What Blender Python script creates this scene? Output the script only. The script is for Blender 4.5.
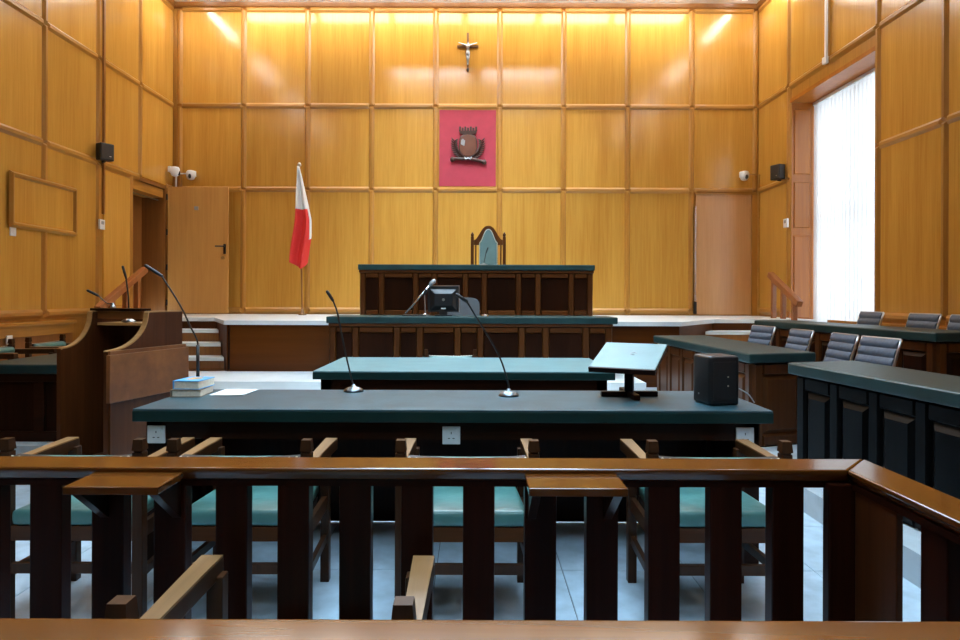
import bpy, bmesh, math, random
from mathutils import Vector, Matrix

for _o in list(bpy.data.objects):
    bpy.data.objects.remove(_o)
random.seed(7)
SC = bpy.context.scene
COL = SC.collection
R = math.radians

# ------------------------------------------------------------------ camera
cam_d = bpy.data.cameras.new('camera')
cam_d.lens = 24.0
cam_d.sensor_width = 36.0
cam_d.shift_x = 5 / 960
cam_d.shift_y = -23 / 960
cam_d.clip_start = 0.05
cam = bpy.data.objects.new('camera', cam_d)
COL.objects.link(cam)
cam.location = (0, 0, 1.3)
cam.rotation_euler = (R(90), R(-0.2), 0)
SC.camera = cam

# ------------------------------------------------------------------ world and exposure
LAMP = 9.0            # fluorescent tubes along the back wall
LAMP2 = 16.0           # bare tubes along the side walls
LAYL = 7.0            # daylight through the frosted laylights
SKY = 1.7             # daylight outside the window
world = bpy.data.worlds.new('world')
SC.world = world
world.use_nodes = True
_bg = world.node_tree.nodes['Background']
_bg.inputs[0].default_value = (0.80, 0.90, 1.0, 1)
_bg.inputs[1].default_value = SKY
SC.view_settings.view_transform = 'Standard'
SC.view_settings.look = 'None'
SC.view_settings.gamma = 1.0
SC.view_settings.use_curve_mapping = False
SC.view_settings.exposure = 1.2

# ------------------------------------------------------------------ materials
MATS = {}


def nodes(name):
    m = bpy.data.materials.new(name)
    m.use_nodes = True
    nt = m.node_tree
    b = nt.nodes['Principled BSDF']
    MATS[name] = m
    return m, nt, b


def plain(name, col, rough=0.5, metal=0.0, spec=0.5, var=0.0, scale=8.0, bump=0.0, bscale=60.0, coat=0.0):
    m, nt, b = nodes(name)
    b.inputs['Base Color'].default_value = (*col, 1)
    b.inputs['Roughness'].default_value = rough
    b.inputs['Metallic'].default_value = metal
    b.inputs['Specular IOR Level'].default_value = spec
    b.inputs['Coat Weight'].default_value = coat
    tc = nt.nodes.new('ShaderNodeTexCoord')
    if var > 0:
        n = nt.nodes.new('ShaderNodeTexNoise')
        n.inputs['Scale'].default_value = scale
        n.inputs['Detail'].default_value = 5
        nt.links.new(tc.outputs['Object'], n.inputs['Vector'])
        r = nt.nodes.new('ShaderNodeValToRGB')
        r.color_ramp.elements[0].position = 0.3
        r.color_ramp.elements[1].position = 0.7
        r.color_ramp.elements[0].color = (*[c * (1 - var) for c in col], 1)
        r.color_ramp.elements[1].color = (*[min(1, c * (1 + var)) for c in col], 1)
        nt.links.new(n.outputs['Fac'], r.inputs['Fac'])
        nt.links.new(r.outputs['Color'], b.inputs['Base Color'])
    if bump > 0:
        n2 = nt.nodes.new('ShaderNodeTexNoise')
        n2.inputs['Scale'].default_value = bscale
        n2.inputs['Detail'].default_value = 3
        nt.links.new(tc.outputs['Object'], n2.inputs['Vector'])
        bp = nt.nodes.new('ShaderNodeBump')
        bp.inputs['Strength'].default_value = bump
        bp.inputs['Distance'].default_value = 0.01
        nt.links.new(n2.outputs['Fac'], bp.inputs['Height'])
        nt.links.new(bp.outputs['Normal'], b.inputs['Normal'])
    return m


def wood(name, dark, light, axis='z', fine=38.0, rough=0.3, coat=0.0, objvar=0.12, spec=0.5, wav=0.0, figure=0.5):
    """grain runs along the axis; each object varies a little as veneer sheets do"""
    m, nt, b = nodes(name)
    L = nt.links.new
    tc = nt.nodes.new('ShaderNodeTexCoord')
    oi = nt.nodes.new('ShaderNodeObjectInfo')
    add = nt.nodes.new('ShaderNodeVectorMath')
    add.operation = 'ADD'
    mul = nt.nodes.new('ShaderNodeMath')
    mul.operation = 'MULTIPLY'
    mul.inputs[1].default_value = 37.0
    L(oi.outputs['Random'], mul.inputs[0])
    L(tc.outputs['Object'], add.inputs[0])
    L(mul.outputs[0], add.inputs[1])
    mp = nt.nodes.new('ShaderNodeMapping')
    s = [fine, fine, fine]
    s['xyz'.index(axis)] = fine * 0.035
    mp.inputs['Scale'].default_value = s
    L(add.outputs[0], mp.inputs['Vector'])
    n1 = nt.nodes.new('ShaderNodeTexNoise')
    n1.inputs['Scale'].default_value = 1.0
    n1.inputs['Detail'].default_value = 6
    n1.inputs['Roughness'].default_value = 0.62
    n1.inputs['Distortion'].default_value = 0.3
    L(mp.outputs[0], n1.inputs['Vector'])
    mp2 = nt.nodes.new('ShaderNodeMapping')
    s2 = [fine * 0.13] * 3
    s2['xyz'.index(axis)] = fine * 0.012
    mp2.inputs['Scale'].default_value = s2
    L(add.outputs[0], mp2.inputs['Vector'])
    n2 = nt.nodes.new('ShaderNodeTexNoise')
    n2.inputs['Scale'].default_value = 1.0
    n2.inputs['Detail'].default_value = 3
    L(mp2.outputs[0], n2.inputs['Vector'])
    mx = nt.nodes.new('ShaderNodeMix')
    mx.inputs[0].default_value = figure
    L(n1.outputs['Fac'], mx.inputs[2])
    L(n2.outputs['Fac'], mx.inputs[3])
    rp = nt.nodes.new('ShaderNodeValToRGB')
    rp.color_ramp.elements[0].position = 0.33
    rp.color_ramp.elements[1].position = 0.66
    rp.color_ramp.elements[0].color = (*dark, 1)
    rp.color_ramp.elements[1].color = (*light, 1)
    L(mx.outputs[0], rp.inputs['Fac'])
    hs = nt.nodes.new('ShaderNodeHueSaturation')
    mr = nt.nodes.new('ShaderNodeMapRange')
    mr.inputs[3].default_value = 1 - objvar
    mr.inputs[4].default_value = 1 + objvar
    L(oi.outputs['Random'], mr.inputs[0])
    L(mr.outputs[0], hs.inputs['Value'])
    L(rp.outputs['Color'], hs.inputs['Color'])
    L(hs.outputs['Color'], b.inputs['Base Color'])
    b.inputs['Roughness'].default_value = rough
    b.inputs['Specular IOR Level'].default_value = spec
    b.inputs['Coat Weight'].default_value = coat
    b.inputs['Coat Roughness'].default_value = 0.12
    if wav > 0:
        n3 = nt.nodes.new('ShaderNodeTexNoise')
        n3.inputs['Scale'].default_value = 2.2
        L(tc.outputs['Object'], n3.inputs['Vector'])
        bp = nt.nodes.new('ShaderNodeBump')
        bp.inputs['Strength'].default_value = wav
        bp.inputs['Distance'].default_value = 0.02
        L(n3.outputs['Fac'], bp.inputs['Height'])
        L(bp.outputs['Normal'], b.inputs['Normal'])
    return m


def emit(name, col, strength):
    m, nt, b = nodes(name)
    b.inputs['Base Color'].default_value = (0.8, 0.8, 0.8, 1)
    b.inputs['Emission Color'].default_value = (*col, 1)
    b.inputs['Emission Strength'].default_value = strength
    return m


VEN = wood('honey_veneer', (0.47, 0.216, 0.032), (0.62, 0.332, 0.064), 'z', rough=0.18, wav=0.05, objvar=0.08, spec=0.45)
VENT_X = wood('honey_trim_horizontal_x', (0.36, 0.155, 0.024), (0.52, 0.255, 0.05), 'x', rough=0.28)
VENT_Y = wood('honey_trim_horizontal_y', (0.36, 0.155, 0.024), (0.52, 0.255, 0.05), 'y', rough=0.28)
VENT_Z = wood('honey_trim_vertical', (0.34, 0.145, 0.022), (0.5, 0.235, 0.044), 'z', rough=0.28)
VEN_RED = wood('reddish_door_veneer', (0.5, 0.25, 0.1), (0.61, 0.335, 0.14), 'z', rough=0.26, objvar=0.02)
DOORW = wood('door_veneer', (0.5, 0.235, 0.06), (0.62, 0.33, 0.095), 'z', rough=0.3, objvar=0.02)
BROWN = wood('brown_jamb_wood', (0.20, 0.075, 0.018), (0.32, 0.13, 0.03), 'z', rough=0.3)
JAMB = wood('orange_jamb_veneer', (0.34, 0.1, 0.008), (0.48, 0.16, 0.015), 'z', rough=0.3)
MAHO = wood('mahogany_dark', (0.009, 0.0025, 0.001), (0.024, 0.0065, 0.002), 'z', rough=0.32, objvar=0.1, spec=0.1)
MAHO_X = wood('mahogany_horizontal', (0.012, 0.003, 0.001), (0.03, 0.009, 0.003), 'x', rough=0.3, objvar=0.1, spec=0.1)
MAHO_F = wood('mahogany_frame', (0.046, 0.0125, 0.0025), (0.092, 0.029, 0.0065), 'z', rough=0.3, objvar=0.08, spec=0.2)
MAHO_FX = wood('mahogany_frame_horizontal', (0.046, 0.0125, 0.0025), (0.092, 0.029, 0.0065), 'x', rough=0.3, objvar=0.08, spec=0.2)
BLACKW = wood('black_brown_wood', (0.0015, 0.0015, 0.0015), (0.004, 0.0035, 0.0035), 'z', rough=0.3, objvar=0.05, spec=0.08)
WITN = wood('witness_box_wood', (0.04, 0.01, 0.0025), (0.088, 0.025, 0.006), 'z', rough=0.38, spec=0.2)
WITP = wood('knotty_board', (0.085, 0.023, 0.004), (0.26, 0.088, 0.018), 'x', fine=14, rough=0.42, figure=0.7)
EDGEW = wood('pale_edge_wood', (0.33, 0.16, 0.05), (0.45, 0.24, 0.08), 'x', rough=0.45)
RAILX = wood('dock_rail_wood_x', (0.06, 0.016, 0.0025), (0.115, 0.034, 0.0055), 'x', rough=0.13, coat=0.0, objvar=0.0)
RAILY = wood('dock_rail_wood_y', (0.06, 0.016, 0.0025), (0.115, 0.034, 0.0055), 'y', rough=0.13, coat=0.0, objvar=0.0)
BALU = wood('dock_baluster_wood', (0.011, 0.002, 0.0008), (0.03, 0.006, 0.002), 'z', rough=0.3, objvar=0.12, spec=0.1)
CHAIRW = wood('chair_frame_wood', (0.026, 0.009, 0.003), (0.058, 0.021, 0.007), 'z', rough=0.35, spec=0.2)
ARMW = wood('pale_armrest_wood', (0.17, 0.075, 0.022), (0.32, 0.165, 0.06), 'y', rough=0.4)
REDW = wood('red_handrail_wood', (0.26, 0.085, 0.030), (0.38, 0.14, 0.05), 'z', rough=0.25)
PLATW = wood('platform_front_wood', (0.055, 0.012, 0.0012), (0.125, 0.034, 0.0035), 'x', fine=16, rough=0.35, figure=0.7, objvar=0.02, spec=0.2)
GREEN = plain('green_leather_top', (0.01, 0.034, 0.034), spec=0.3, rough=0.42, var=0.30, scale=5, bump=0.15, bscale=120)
GREENW = plain('worn_green_leather_sheen_top', (0.028, 0.072, 0.09), spec=0.35, rough=0.40, var=0.25, scale=6, bump=0.15, bscale=120)  # bluish sheen of the cool overhead light mixed into the worn green
GREENL = plain('sheen_pale_green_leather_top', (0.115, 0.23, 0.245), spec=0.35, rough=0.40, var=0.08, scale=5, bump=0.1, bscale=120)  # brightly lit tone of the green leather, cool light put into the colour
GREENE = plain('green_leather_edge', (0.0035, 0.022, 0.019), spec=0.3, rough=0.4, var=0.15, scale=9)
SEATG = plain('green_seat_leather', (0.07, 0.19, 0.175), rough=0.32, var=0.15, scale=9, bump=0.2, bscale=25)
BACKG = plain('judge_chair_green', (0.10, 0.165, 0.155), rough=0.45, var=0.12)
BLKL = plain('black_leather', (0.010, 0.010, 0.011), rough=0.45, var=0.2)
MARBLE = plain('white_marble', (0.74, 0.79, 0.8), rough=0.28, var=0.06, scale=3)
FLOORM = plain('grey_floor_tile', (0.4, 0.5, 0.58), rough=0.38, var=0.22, scale=7, bump=0.05)
GROUT = plain('dark_tile_joint', (0.10, 0.11, 0.12), rough=0.8)
STEPM = plain('pale_grey_step', (0.42, 0.47, 0.50), rough=0.5, var=0.1)
CEILM = plain('white_ceiling_plaster', (0.80, 0.80, 0.79), rough=0.8, var=0.03)
WHITEP = plain('white_plastic', (0.75, 0.76, 0.77), rough=0.35)
GREYP = plain('grey_plastic', (0.30, 0.31, 0.33), rough=0.4)
BLKP = plain('black_plastic', (0.007, 0.0075, 0.009), rough=0.4, var=0.2)
BLKM = plain('black_metal', (0.012, 0.012, 0.013), rough=0.35)
CHROME = plain('chrome', (0.70, 0.72, 0.75), rough=0.22, metal=1.0)
STEEL = plain('brushed_steel', (0.45, 0.46, 0.48), rough=0.3, metal=1.0)
BRASS = plain('pale_brass_studs', (0.60, 0.55, 0.42), rough=0.35, metal=0.6)
MICB = plain('dark_chrome_mic_base', (0.17, 0.19, 0.21), rough=0.28, metal=1.0)
BLUEG = plain('blue_grey_mesh_fabric', (0.085, 0.115, 0.165), rough=0.6, var=0.15, scale=40)
GREYF = plain('grey_chair_fabric', (0.13, 0.14, 0.15), rough=0.8, var=0.1)
REDC = plain('crimson_cloth', (0.44, 0.030, 0.055), rough=0.65, var=0.08, scale=6)
FLAGR = plain('red_flag_cloth', (0.72, 0.035, 0.030), rough=0.65)
FLAGW = plain('white_flag_cloth', (0.82, 0.82, 0.80), rough=0.65)
CRESTD = plain('dark_carved_wood', (0.050, 0.017, 0.010), rough=0.28, var=0.3, scale=30)
CRESTS = plain('carved_shield_wood', (0.13, 0.034, 0.010), rough=0.38, var=0.2)
SILVER = plain('silver_corpus', (0.34, 0.35, 0.36), rough=0.3, metal=0.9)
CROSSW = plain('cross_wood', (0.16, 0.075, 0.025), rough=0.4, var=0.3, scale=20)
PAPER = plain('white_paper', (0.85, 0.85, 0.85), rough=0.7)
PAGES = plain('book_pages', (0.72, 0.66, 0.54), rough=0.8, var=0.1, scale=80)
TANB = plain('tan_book_cover', (0.25, 0.18, 0.12), rough=0.5)
BLUEB = plain('blue_book_cover', (0.1, 0.42, 0.8), rough=0.4)
YELLB = plain('orange_print', (0.65, 0.35, 0.12), rough=0.5)
DARKP = plain('dark_corridor', (0.10, 0.045, 0.015), rough=0.6)
TUBE = emit('fluorescent_diffuser', (1.0, 0.97, 0.90), LAMP)
TUBE2 = emit('side_fluorescent_diffuser', (1.0, 0.97, 0.92), LAMP2)
LAYF = emit('boosted_laylight_glass', (0.62, 0.82, 1.0), LAYL * 2.1)  # strength raised for the platform row, to brighten back wall and marble
LAY = emit('frosted_laylight_glass', (0.52, 0.78, 1.0), LAYL)
# translucent blind fabric
_m, _nt, _b = nodes('translucent_blind_fabric')
_d = _nt.nodes.new('ShaderNodeBsdfDiffuse'); _d.inputs[0].default_value = (0.80, 0.82, 0.82, 1)
_t = _nt.nodes.new('ShaderNodeBsdfTranslucent'); _t.inputs[0].default_value = (0.86, 0.90, 0.92, 1)
_x = _nt.nodes.new('ShaderNodeMixShader'); _x.inputs[0].default_value = 0.45
_nt.links.new(_d.outputs[0], _x.inputs[1]); _nt.links.new(_t.outputs[0], _x.inputs[2])
_nt.links.new(_x.outputs[0], _nt.nodes['Material Output'].inputs[0])
BLIND = _m
# window glass: clear with a faint reflection
_m, _nt, _b = nodes('window_glass')
_t = _nt.nodes.new('ShaderNodeBsdfTransparent')
_g = _nt.nodes.new('ShaderNodeBsdfGlossy'); _g.inputs['Roughness'].default_value = 0.02
_x = _nt.nodes.new('ShaderNodeMixShader'); _x.inputs[0].default_value = 0.08
_nt.links.new(_t.outputs[0], _x.inputs[1]); _nt.links.new(_g.outputs[0], _x.inputs[2])
_nt.links.new(_x.outputs[0], _nt.nodes['Material Output'].inputs[0])
GLASS = _m

# ------------------------------------------------------------------ mesh helpers


def add_poly(bm, vs, fs):
    v = [bm.verts.new(p) for p in vs]
    for f in fs:
        bm.faces.new([v[i] for i in f])
    return v


BOXF = [(0, 3, 2, 1), (4, 5, 6, 7), (0, 1, 5, 4), (1, 2, 6, 5), (2, 3, 7, 6), (3, 0, 4, 7)]


def box(bm, x0, x1, y0, y1, z0, z1):
    add_poly(bm, [(x0, y0, z0), (x1, y0, z0), (x1, y1, z0), (x0, y1, z0),
                  (x0, y0, z1), (x1, y0, z1), (x1, y1, z1), (x0, y1, z1)], BOXF)


def obox(bm, p, q, w, h, up=(0, 0, 1)):
    """bar from p to q, w wide and h high"""
    p, q = Vector(p), Vector(q)
    d = (q - p).normalized()
    up = Vector(up)
    s = d.cross(up).normalized()
    u = s.cross(d)
    vs = []
    for c in (p, q):
        for a, b in ((-1, -1), (1, -1), (1, 1), (-1, 1)):
            vs.append(c + s * a * w / 2 + u * b * h / 2)
    add_poly(bm, vs, [(0, 3, 2, 1), (4, 5, 6, 7), (0, 1, 5, 4), (1, 2, 6, 5), (2, 3, 7, 6), (3, 0, 4, 7)])


def frustum(bm, c, u, v, n, w, h, t, b):
    """plate on a surface: w x h at its base, bevelled by b over the thickness t"""
    c, u, v, n = Vector(c), Vector(u), Vector(v), Vector(n)
    vs = []
    for k, bb in ((0, 0), (t, b)):
        for sx, sy in ((-1, -1), (1, -1), (1, 1), (-1, 1)):
            vs.append(c + u * sx * max(0.002, w / 2 - bb) + v * sy * max(0.002, h / 2 - bb) + n * k)
    add_poly(bm, vs, BOXF)


def prism(bm, poly, a0, a1, axis='z'):
    """extrude a 2-D outline along an axis"""
    n = len(poly)

    def P(p, a):
        return {'z': (p[0], p[1], a), 'y': (p[0], a, p[1]), 'x': (a, p[0], p[1])}[axis]
    v0 = [bm.verts.new(P(p, a0)) for p in poly]
    v1 = [bm.verts.new(P(p, a1)) for p in poly]
    bm.faces.new(v0[::-1])
    bm.faces.new(v1)
    for i in range(n):
        j = (i + 1) % n
        bm.faces.new((v0[i], v0[j], v1[j], v1[i]))


def tube(bm, pts, r, seg=8, cap=True):
    pts = [Vector(p) for p in pts]
    rr = r if isinstance(r, (list, tuple)) else [r] * len(pts)
    rings = []
    ref = Vector((0.123, 0.456, 0.88)).normalized()
    for i, p in enumerate(pts):
        d = (pts[min(i + 1, len(pts) - 1)] - pts[max(i - 1, 0)]).normalized()
        s = d.cross(ref)
        if s.length < 1e-3:
            s = d.cross(Vector((1, 0, 0)))
        s.normalize()
        t = d.cross(s)
        rings.append([bm.verts.new(p + (s * math.cos(2 * math.pi * k / seg) + t * math.sin(2 * math.pi * k / seg)) * rr[i]) for k in range(seg)])
    for a, b in zip(rings, rings[1:]):
        for k in range(seg):
            j = (k + 1) % seg
            bm.faces.new((a[k], a[j], b[j], b[k]))
    if cap:
        bm.faces.new(rings[0][::-1])
        bm.faces.new(rings[-1])


def lathe(bm, prof, c=(0, 0, 0), seg=20):
    c = Vector(c)
    rings = []
    for r, z in prof:
        rings.append([bm.verts.new(c + Vector((max(r, 0.0004) * math.cos(2 * math.pi * k / seg), max(r, 0.0004) * math.sin(2 * math.pi * k / seg), z))) for k in range(seg)])
    for a, b in zip(rings, rings[1:]):
        for k in range(seg):
            j = (k + 1) % seg
            bm.faces.new((a[k], a[j], b[j], b[k]))
    bm.faces.new(rings[0][::-1])
    bm.faces.new(rings[-1])


def smooth_path(pts, n=8):
    """Catmull-Rom through the points"""
    pts = [Vector(p) for p in pts]
    out = []
    for i in range(len(pts) - 1):
        p0, p1, p2, p3 = pts[max(i - 1, 0)], pts[i], pts[i + 1], pts[min(i + 2, len(pts) - 1)]
        for k in range(n):
            t = k / n
            out.append(0.5 * ((2 * p1) + (-p0 + p2) * t + (2 * p0 - 5 * p1 + 4 * p2 - p3) * t * t + (-p0 + 3 * p1 - 3 * p2 + p3) * t ** 3))
    out.append(pts[-1])
    return out


def finish(name, bm, mat, parent=None, bevel=0.0, seg=2, smooth=False):
    if bevel > 0:
        bmesh.ops.bevel(bm, geom=list(bm.edges), offset=bevel, segments=seg, profile=0.6, affect='EDGES', clamp_overlap=True)
    bmesh.ops.recalc_face_normals(bm, faces=list(bm.faces))
    me = bpy.data.meshes.new(name)
    bm.to_mesh(me)
    bm.free()
    mats = mat if isinstance(mat, (list, tuple)) else [mat]
    for m in mats:
        me.materials.append(m)
    if smooth:
        for p in me.polygons:
            p.use_smooth = True
    o = bpy.data.objects.new(name, me)
    COL.objects.link(o)
    if parent is not None:
        o.parent = parent
    return o


def part(name, mat, parent, fn, bevel=0.0, seg=2, smooth=False):
    bm = bmesh.new()
    fn(bm)
    return finish(name, bm, mat, parent, bevel, seg, smooth)


def bpart(name, mat, parent, x0, x1, y0, y1, z0, z1, bevel=0.0, seg=2):
    return part(name, mat, parent, lambda b: box(b, x0, x1, y0, y1, z0, z1), bevel, seg)


def thing(name, label, cat, loc=(0, 0, 0), rz=0.0, group=None):
    o = bpy.data.objects.new(name, None)
    o.empty_display_size = 0.1
    COL.objects.link(o)
    o.location = loc
    o.rotation_euler = (0, 0, rz)
    return tag(o, label, cat, group)


def tag(o, label, cat, group=None):
    o['label'] = label
    o['category'] = cat
    if group:
        o['group'] = group
    return o


def struct(o, label=None):
    o['kind'] = 'structure'
    if label:
        o['label'] = label
    return o


def copy_tree(o, parent=None):
    c = o.copy()
    COL.objects.link(c)
    c.parent = parent
    for ch in list(o.children):
        copy_tree(ch, c)
    return c


# ------------------------------------------------------------------ dimensions (metres, y is depth from the camera)
XL, XR, YB, YR = -5.30, 4.95, 11.20, -3.2
CEIL = 6.42
PLAT = 0.99
PITCH = 1.118
H1, H2, H0 = 4.63, 3.17, 1.08     # panel rows

# ------------------------------------------------------------------ floor
fl = struct(bpart('floor', GROUT, None, XL - 0.1, XR + 0.6, YR, YB + 0.1, -0.20, -0.004), 'pale grey tiled courtroom floor')
bm = bmesh.new()
frustum(bm, (0, 0, -0.004), (1, 0, 0), (0, 1, 0), (0, 0, 1), 0.597, 0.597, 0.004, 0.002)
_tile = finish('tile', bm, FLOORM, fl)
_first = True
for i in range(-6, 5):
    for j in range(-1, 13):
        o = _tile if _first else _tile.copy()
        if not _first:
            COL.objects.link(o)
        _first = False
        o.location = (0.12 + i * 0.6, 0.35 + j * 0.6, 0)
# ------------------------------------------------------------------ ceiling
ceil = struct(bpart('ceiling', CEILM, None, XL - 0.1, XR + 0.6, YR, YB + 0.1, CEIL, CEIL + 0.15))

# ------------------------------------------------------------------ panelled walls
BARW = 0.125


def bar(parent, name, c, u, n, length, mat, w=BARW, t=0.042, b=0.045):
    """moulded rail or stile with mitred ends; u is its direction, n points into the room"""
    u, n = Vector(u), Vector(n)
    v = n.cross(u)
    bm = bmesh.new()
    frustum(bm, (0, 0, 0), u, v, n, length, w, t, b)
    o = finish(name, bm, mat, parent)
    o.location = c
    return o


def panel(parent, c, u, n, w, h, mat):
    u, n = Vector(u), Vector(n)
    bm = bmesh.new()
    frustum(bm, (0, 0, 0), u, Vector((0, 0, 1)), n, w, h, 0.012, 0.010)
    o = finish('panel', bm, mat, parent)
    o.location = c
    return o


# back wall
wb = struct(bpart('wall_back', VENT_Z, None, XL - 0.1, XR + 0.1, YB, YB + 0.12, 0, CEIL), 'honey veneer panelled wall behind the judge')
NB = Vector((0, -1, 0))
stx = [-5.17 + PITCH * k for k in range(10)]
rows = [(PLAT + 0.09, H2), (H2, H1), (H1, CEIL - 0.10)]
for r, (z0, z1) in enumerate(rows):
    for k in range(9):
        if r == 0 and k == 8:
            continue                                     # the door stands there
        xc = (stx[k] + stx[k + 1]) / 2
        mat = VEN
        panel(wb, (xc, YB, (z0 + z1) / 2), (1, 0, 0), NB, PITCH - 0.02, z1 - z0 - 0.02, mat)
    for k in range(10):
        bar(wb, 'stile', (stx[k], YB, (z0 + z1) / 2), (0, 0, 1), NB, z1 - z0 + 0.02, VENT_Z)
for k in range(9):
    xc = (stx[k] + stx[k + 1]) / 2
    for z in ((PLAT + 0.07, H2, H1, CEIL - 0.11) if k < 8 else (H2, H1, CEIL - 0.11)):
        bar(wb, 'rail', (xc, YB, z), (1, 0, 0), NB, PITCH - 0.03, VENT_X)
part('cornice', BROWN, wb, lambda b: prism(b, [(YB, CEIL), (YB, CEIL - 0.09), (YB - 0.05, CEIL - 0.06), (YB - 0.07, CEIL)], XL, XR, 'x'))
# red cloth panel behind the coat of arms
bpart('crimson_panel', REDC, wb, stx[4] + 0.065, stx[5] - 0.065, YB - 0.020, YB - 0.004, H2 + 0.065, H1 - 0.065)['label'] = 'crimson cloth panel behind the carved coat of arms'

# side walls
def side_wall(name, X, n, label, holes):
    """holes: list of (y0, y1, z0, z1)"""
    bm = bmesh.new()
    xo = X - n.x * 0.12
    x0, x1 = min(X, xo), max(X, xo)
    ys = sorted({YR, YB} | {h[0] for h in holes} | {h[1] for h in holes})
    for a, b_ in zip(ys, ys[1:]):
        zs = [0.0]
        hh = sorted([h for h in holes if h[0] < (a + b_) / 2 < h[1]], key=lambda h: h[2])
        for h in hh:
            if h[2] > zs[-1] + 1e-4:
                box(bm, x0, x1, a, b_, zs[-1], h[2])
            zs.append(h[3])
        if CEIL > zs[-1]:
            box(bm, x0, x1, a, b_, zs[-1], CEIL)
    return struct(finish(name, bm, VENT_Z), label)


NL, NR = Vector((1, 0, 0)), Vector((-1, 0, 0))
DOOR_L = (9.845, 10.945, 0.0, H2 - 0.005)
WIN1 = (7.90, 10.04, 0.85, 4.36)
wl = side_wall('wall_left', XL, NL, 'honey veneer panelled wall with a framed hatch and doorway', [DOOR_L])
wr = side_wall('wall_right', XR, NR, 'honey veneer panelled wall with the tall window', [(WIN1[0] - 0.055, WIN1[1] + 0.055, WIN1[2] - 0.055, WIN1[3] + 0.055)])
sty = [YB - 0.0 - PITCH * k for k in range(9)]
srows = [(H0, H2), (H2, H1), (H1, CEIL - 0.10)]
for r, (z0, z1) in enumerate(srows):
    for k in range(8):
        yc = (sty[k] + sty[k + 1]) / 2
        # left wall
        if not (r == 0 and k in (0, 1)):
            panel(wl, (XL, yc, (z0 + z1) / 2), (0, 1, 0), NL, PITCH - 0.02, z1 - z0 - 0.02, VEN)
        if k > 0 and not (r == 0 and k in (1,)):
            bar(wl, 'stile', (XL, sty[k], (z0 + z1) / 2), (0, 0, 1), NL, z1 - z0 + 0.02, VENT_Z)
        # right wall
        inwin = r < 2 and (k in (1, 2))
        if not inwin:
            panel(wr, (XR, yc, (z0 + z1) / 2), (0, 1, 0), NR, PITCH - 0.02, z1 - z0 - 0.02, VEN)
        if k > 0 and not (r < 2 and k in (2,)):
            bar(wr, 'stile', (XR, sty[k], (z0 + z1) / 2), (0, 0, 1), NR, z1 - z0 + 0.02, VENT_Z)
for k in range(8):
    yc = (sty[k] + sty[k + 1]) / 2
    for z in (H0, H2, H1, CEIL - 0.11):
        if not (z == H0 and k in (0, 1)):
            if not (z == H2 and k == 0):
                bar(wl, 'rail', (XL, yc, z), (0, 1, 0), NL, PITCH - 0.03, VENT_Y)
        if z in (H1, CEIL - 0.11) or k not in (1, 2):
            bar(wr, 'rail', (XR, yc, z), (0, 1, 0), NR, PITCH - 0.03, VENT_Y)
bar(wl, 'rail', (XL, 11.05, H2), (0, 1, 0), NL, 0.26, VENT_Y)
# narrow panel and trim between the left doorway and the trunking
panel(wl, (XL, (9.02 + 9.84) / 2 + 0.03, (H0 + H2) / 2), (0, 1, 0), NL, 0.72, H2 - H0 - 0.14, VEN)
bar(wl, 'rail', (XL, 9.46, H0), (0, 1, 0), NL, 0.80, VENT_Y)
for (s, w, X) in ((wl, NL, XL), (wr, NR, XR)):
    part('cornice', BROWN, s, lambda b: prism(b, [(X, CEIL), (X, CEIL - 0.09), (X + w.x * 0.05, CEIL - 0.06), (X + w.x * 0.07, CEIL)], YR, YB, 'y'))
# dado ledge along the left wall
part('dado_ledge', VENT_Y, wl, lambda b: box(b, XL, XL + 0.11, 3.0, 8.35, 0.945, 0.985), 0.008)
part('dado_band', BROWN, wl, lambda b: box(b, XL, XL + 0.05, 3.0, 8.35, 0.15, 0.82))
part('dado_band', VENT_Y, wl, lambda b: box(b, XL, XL + 0.07, 3.0, 8.35, 0.82, 0.945))
part('dado_band', VENT_Y, wr, lambda b: box(b, XR - 0.05, XR, 3.0, 8.9, 0.30, 1.0))
# framed wooden hatch on the left wall
hat = thing('framed_hatch', 'framed raised wooden hatch on the left panelled wall', 'hatch', (XL + 0.012, 7.82, 2.08))
part('panel', VEN, hat, lambda b: box(b, 0, 0.035, -0.56, 0.56, 0.02, 0.60))
for z in (0.03, 0.60):
    o = bar(hat, 'frame_rail', (0.03, 0, z), (0, 1, 0), NL, 1.20, VENT_Y, w=0.07, t=0.035, b=0.025)
for y in (-0.57, 0.57):
    o = bar(hat, 'frame_stile', (0.03, y, 0.315), (0, 0, 1), NL, 0.62, VENT_Z, w=0.07, t=0.035, b=0.025)

# rear wall behind the camera
struct(bpart('wall_rear', VENT_Z, None, XL - 0.1, XR + 0.6, YR - 0.12, YR, 0, CEIL))

# ------------------------------------------------------------------ left doorway and open door
dw = struct(part('door_1', BROWN, None, lambda b: (box(b, XL - 0.40, XL + 0.015, 9.84, 9.88, PLAT, H2),
                                                   box(b, XL - 0.40, XL + 0.015, 10.90, 10.95, PLAT, H2),
                                                   box(b, XL - 0.40, XL + 0.015, 9.84, 10.95, H2 - 0.05, H2))),
            'wood lined doorway in the left wall')
bpart('inner_door', BROWN, dw, XL - 0.44, XL - 0.38, 9.86, 10.93, PLAT - 0.02, H2)['label'] = 'darker wooden inner door'
bpart('head_panel', VENT_Y, dw, XL - 0.36, XL - 0.02, 9.885, 10.895, H2 - 0.20, H2 - 0.06)
part('closer_bar', STEEL, dw, lambda b: tube(b, [(XL - 0.10, 9.90, H2 - 0.24), (XL - 0.10, 10.88, H2 - 0.24)], 0.012))
bar(wl, 'stile', (XL, 9.83, (H0 + H2) / 2), (0, 0, 1), NL, H2 - H0 + 0.1, VENT_Z, w=0.09)

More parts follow.
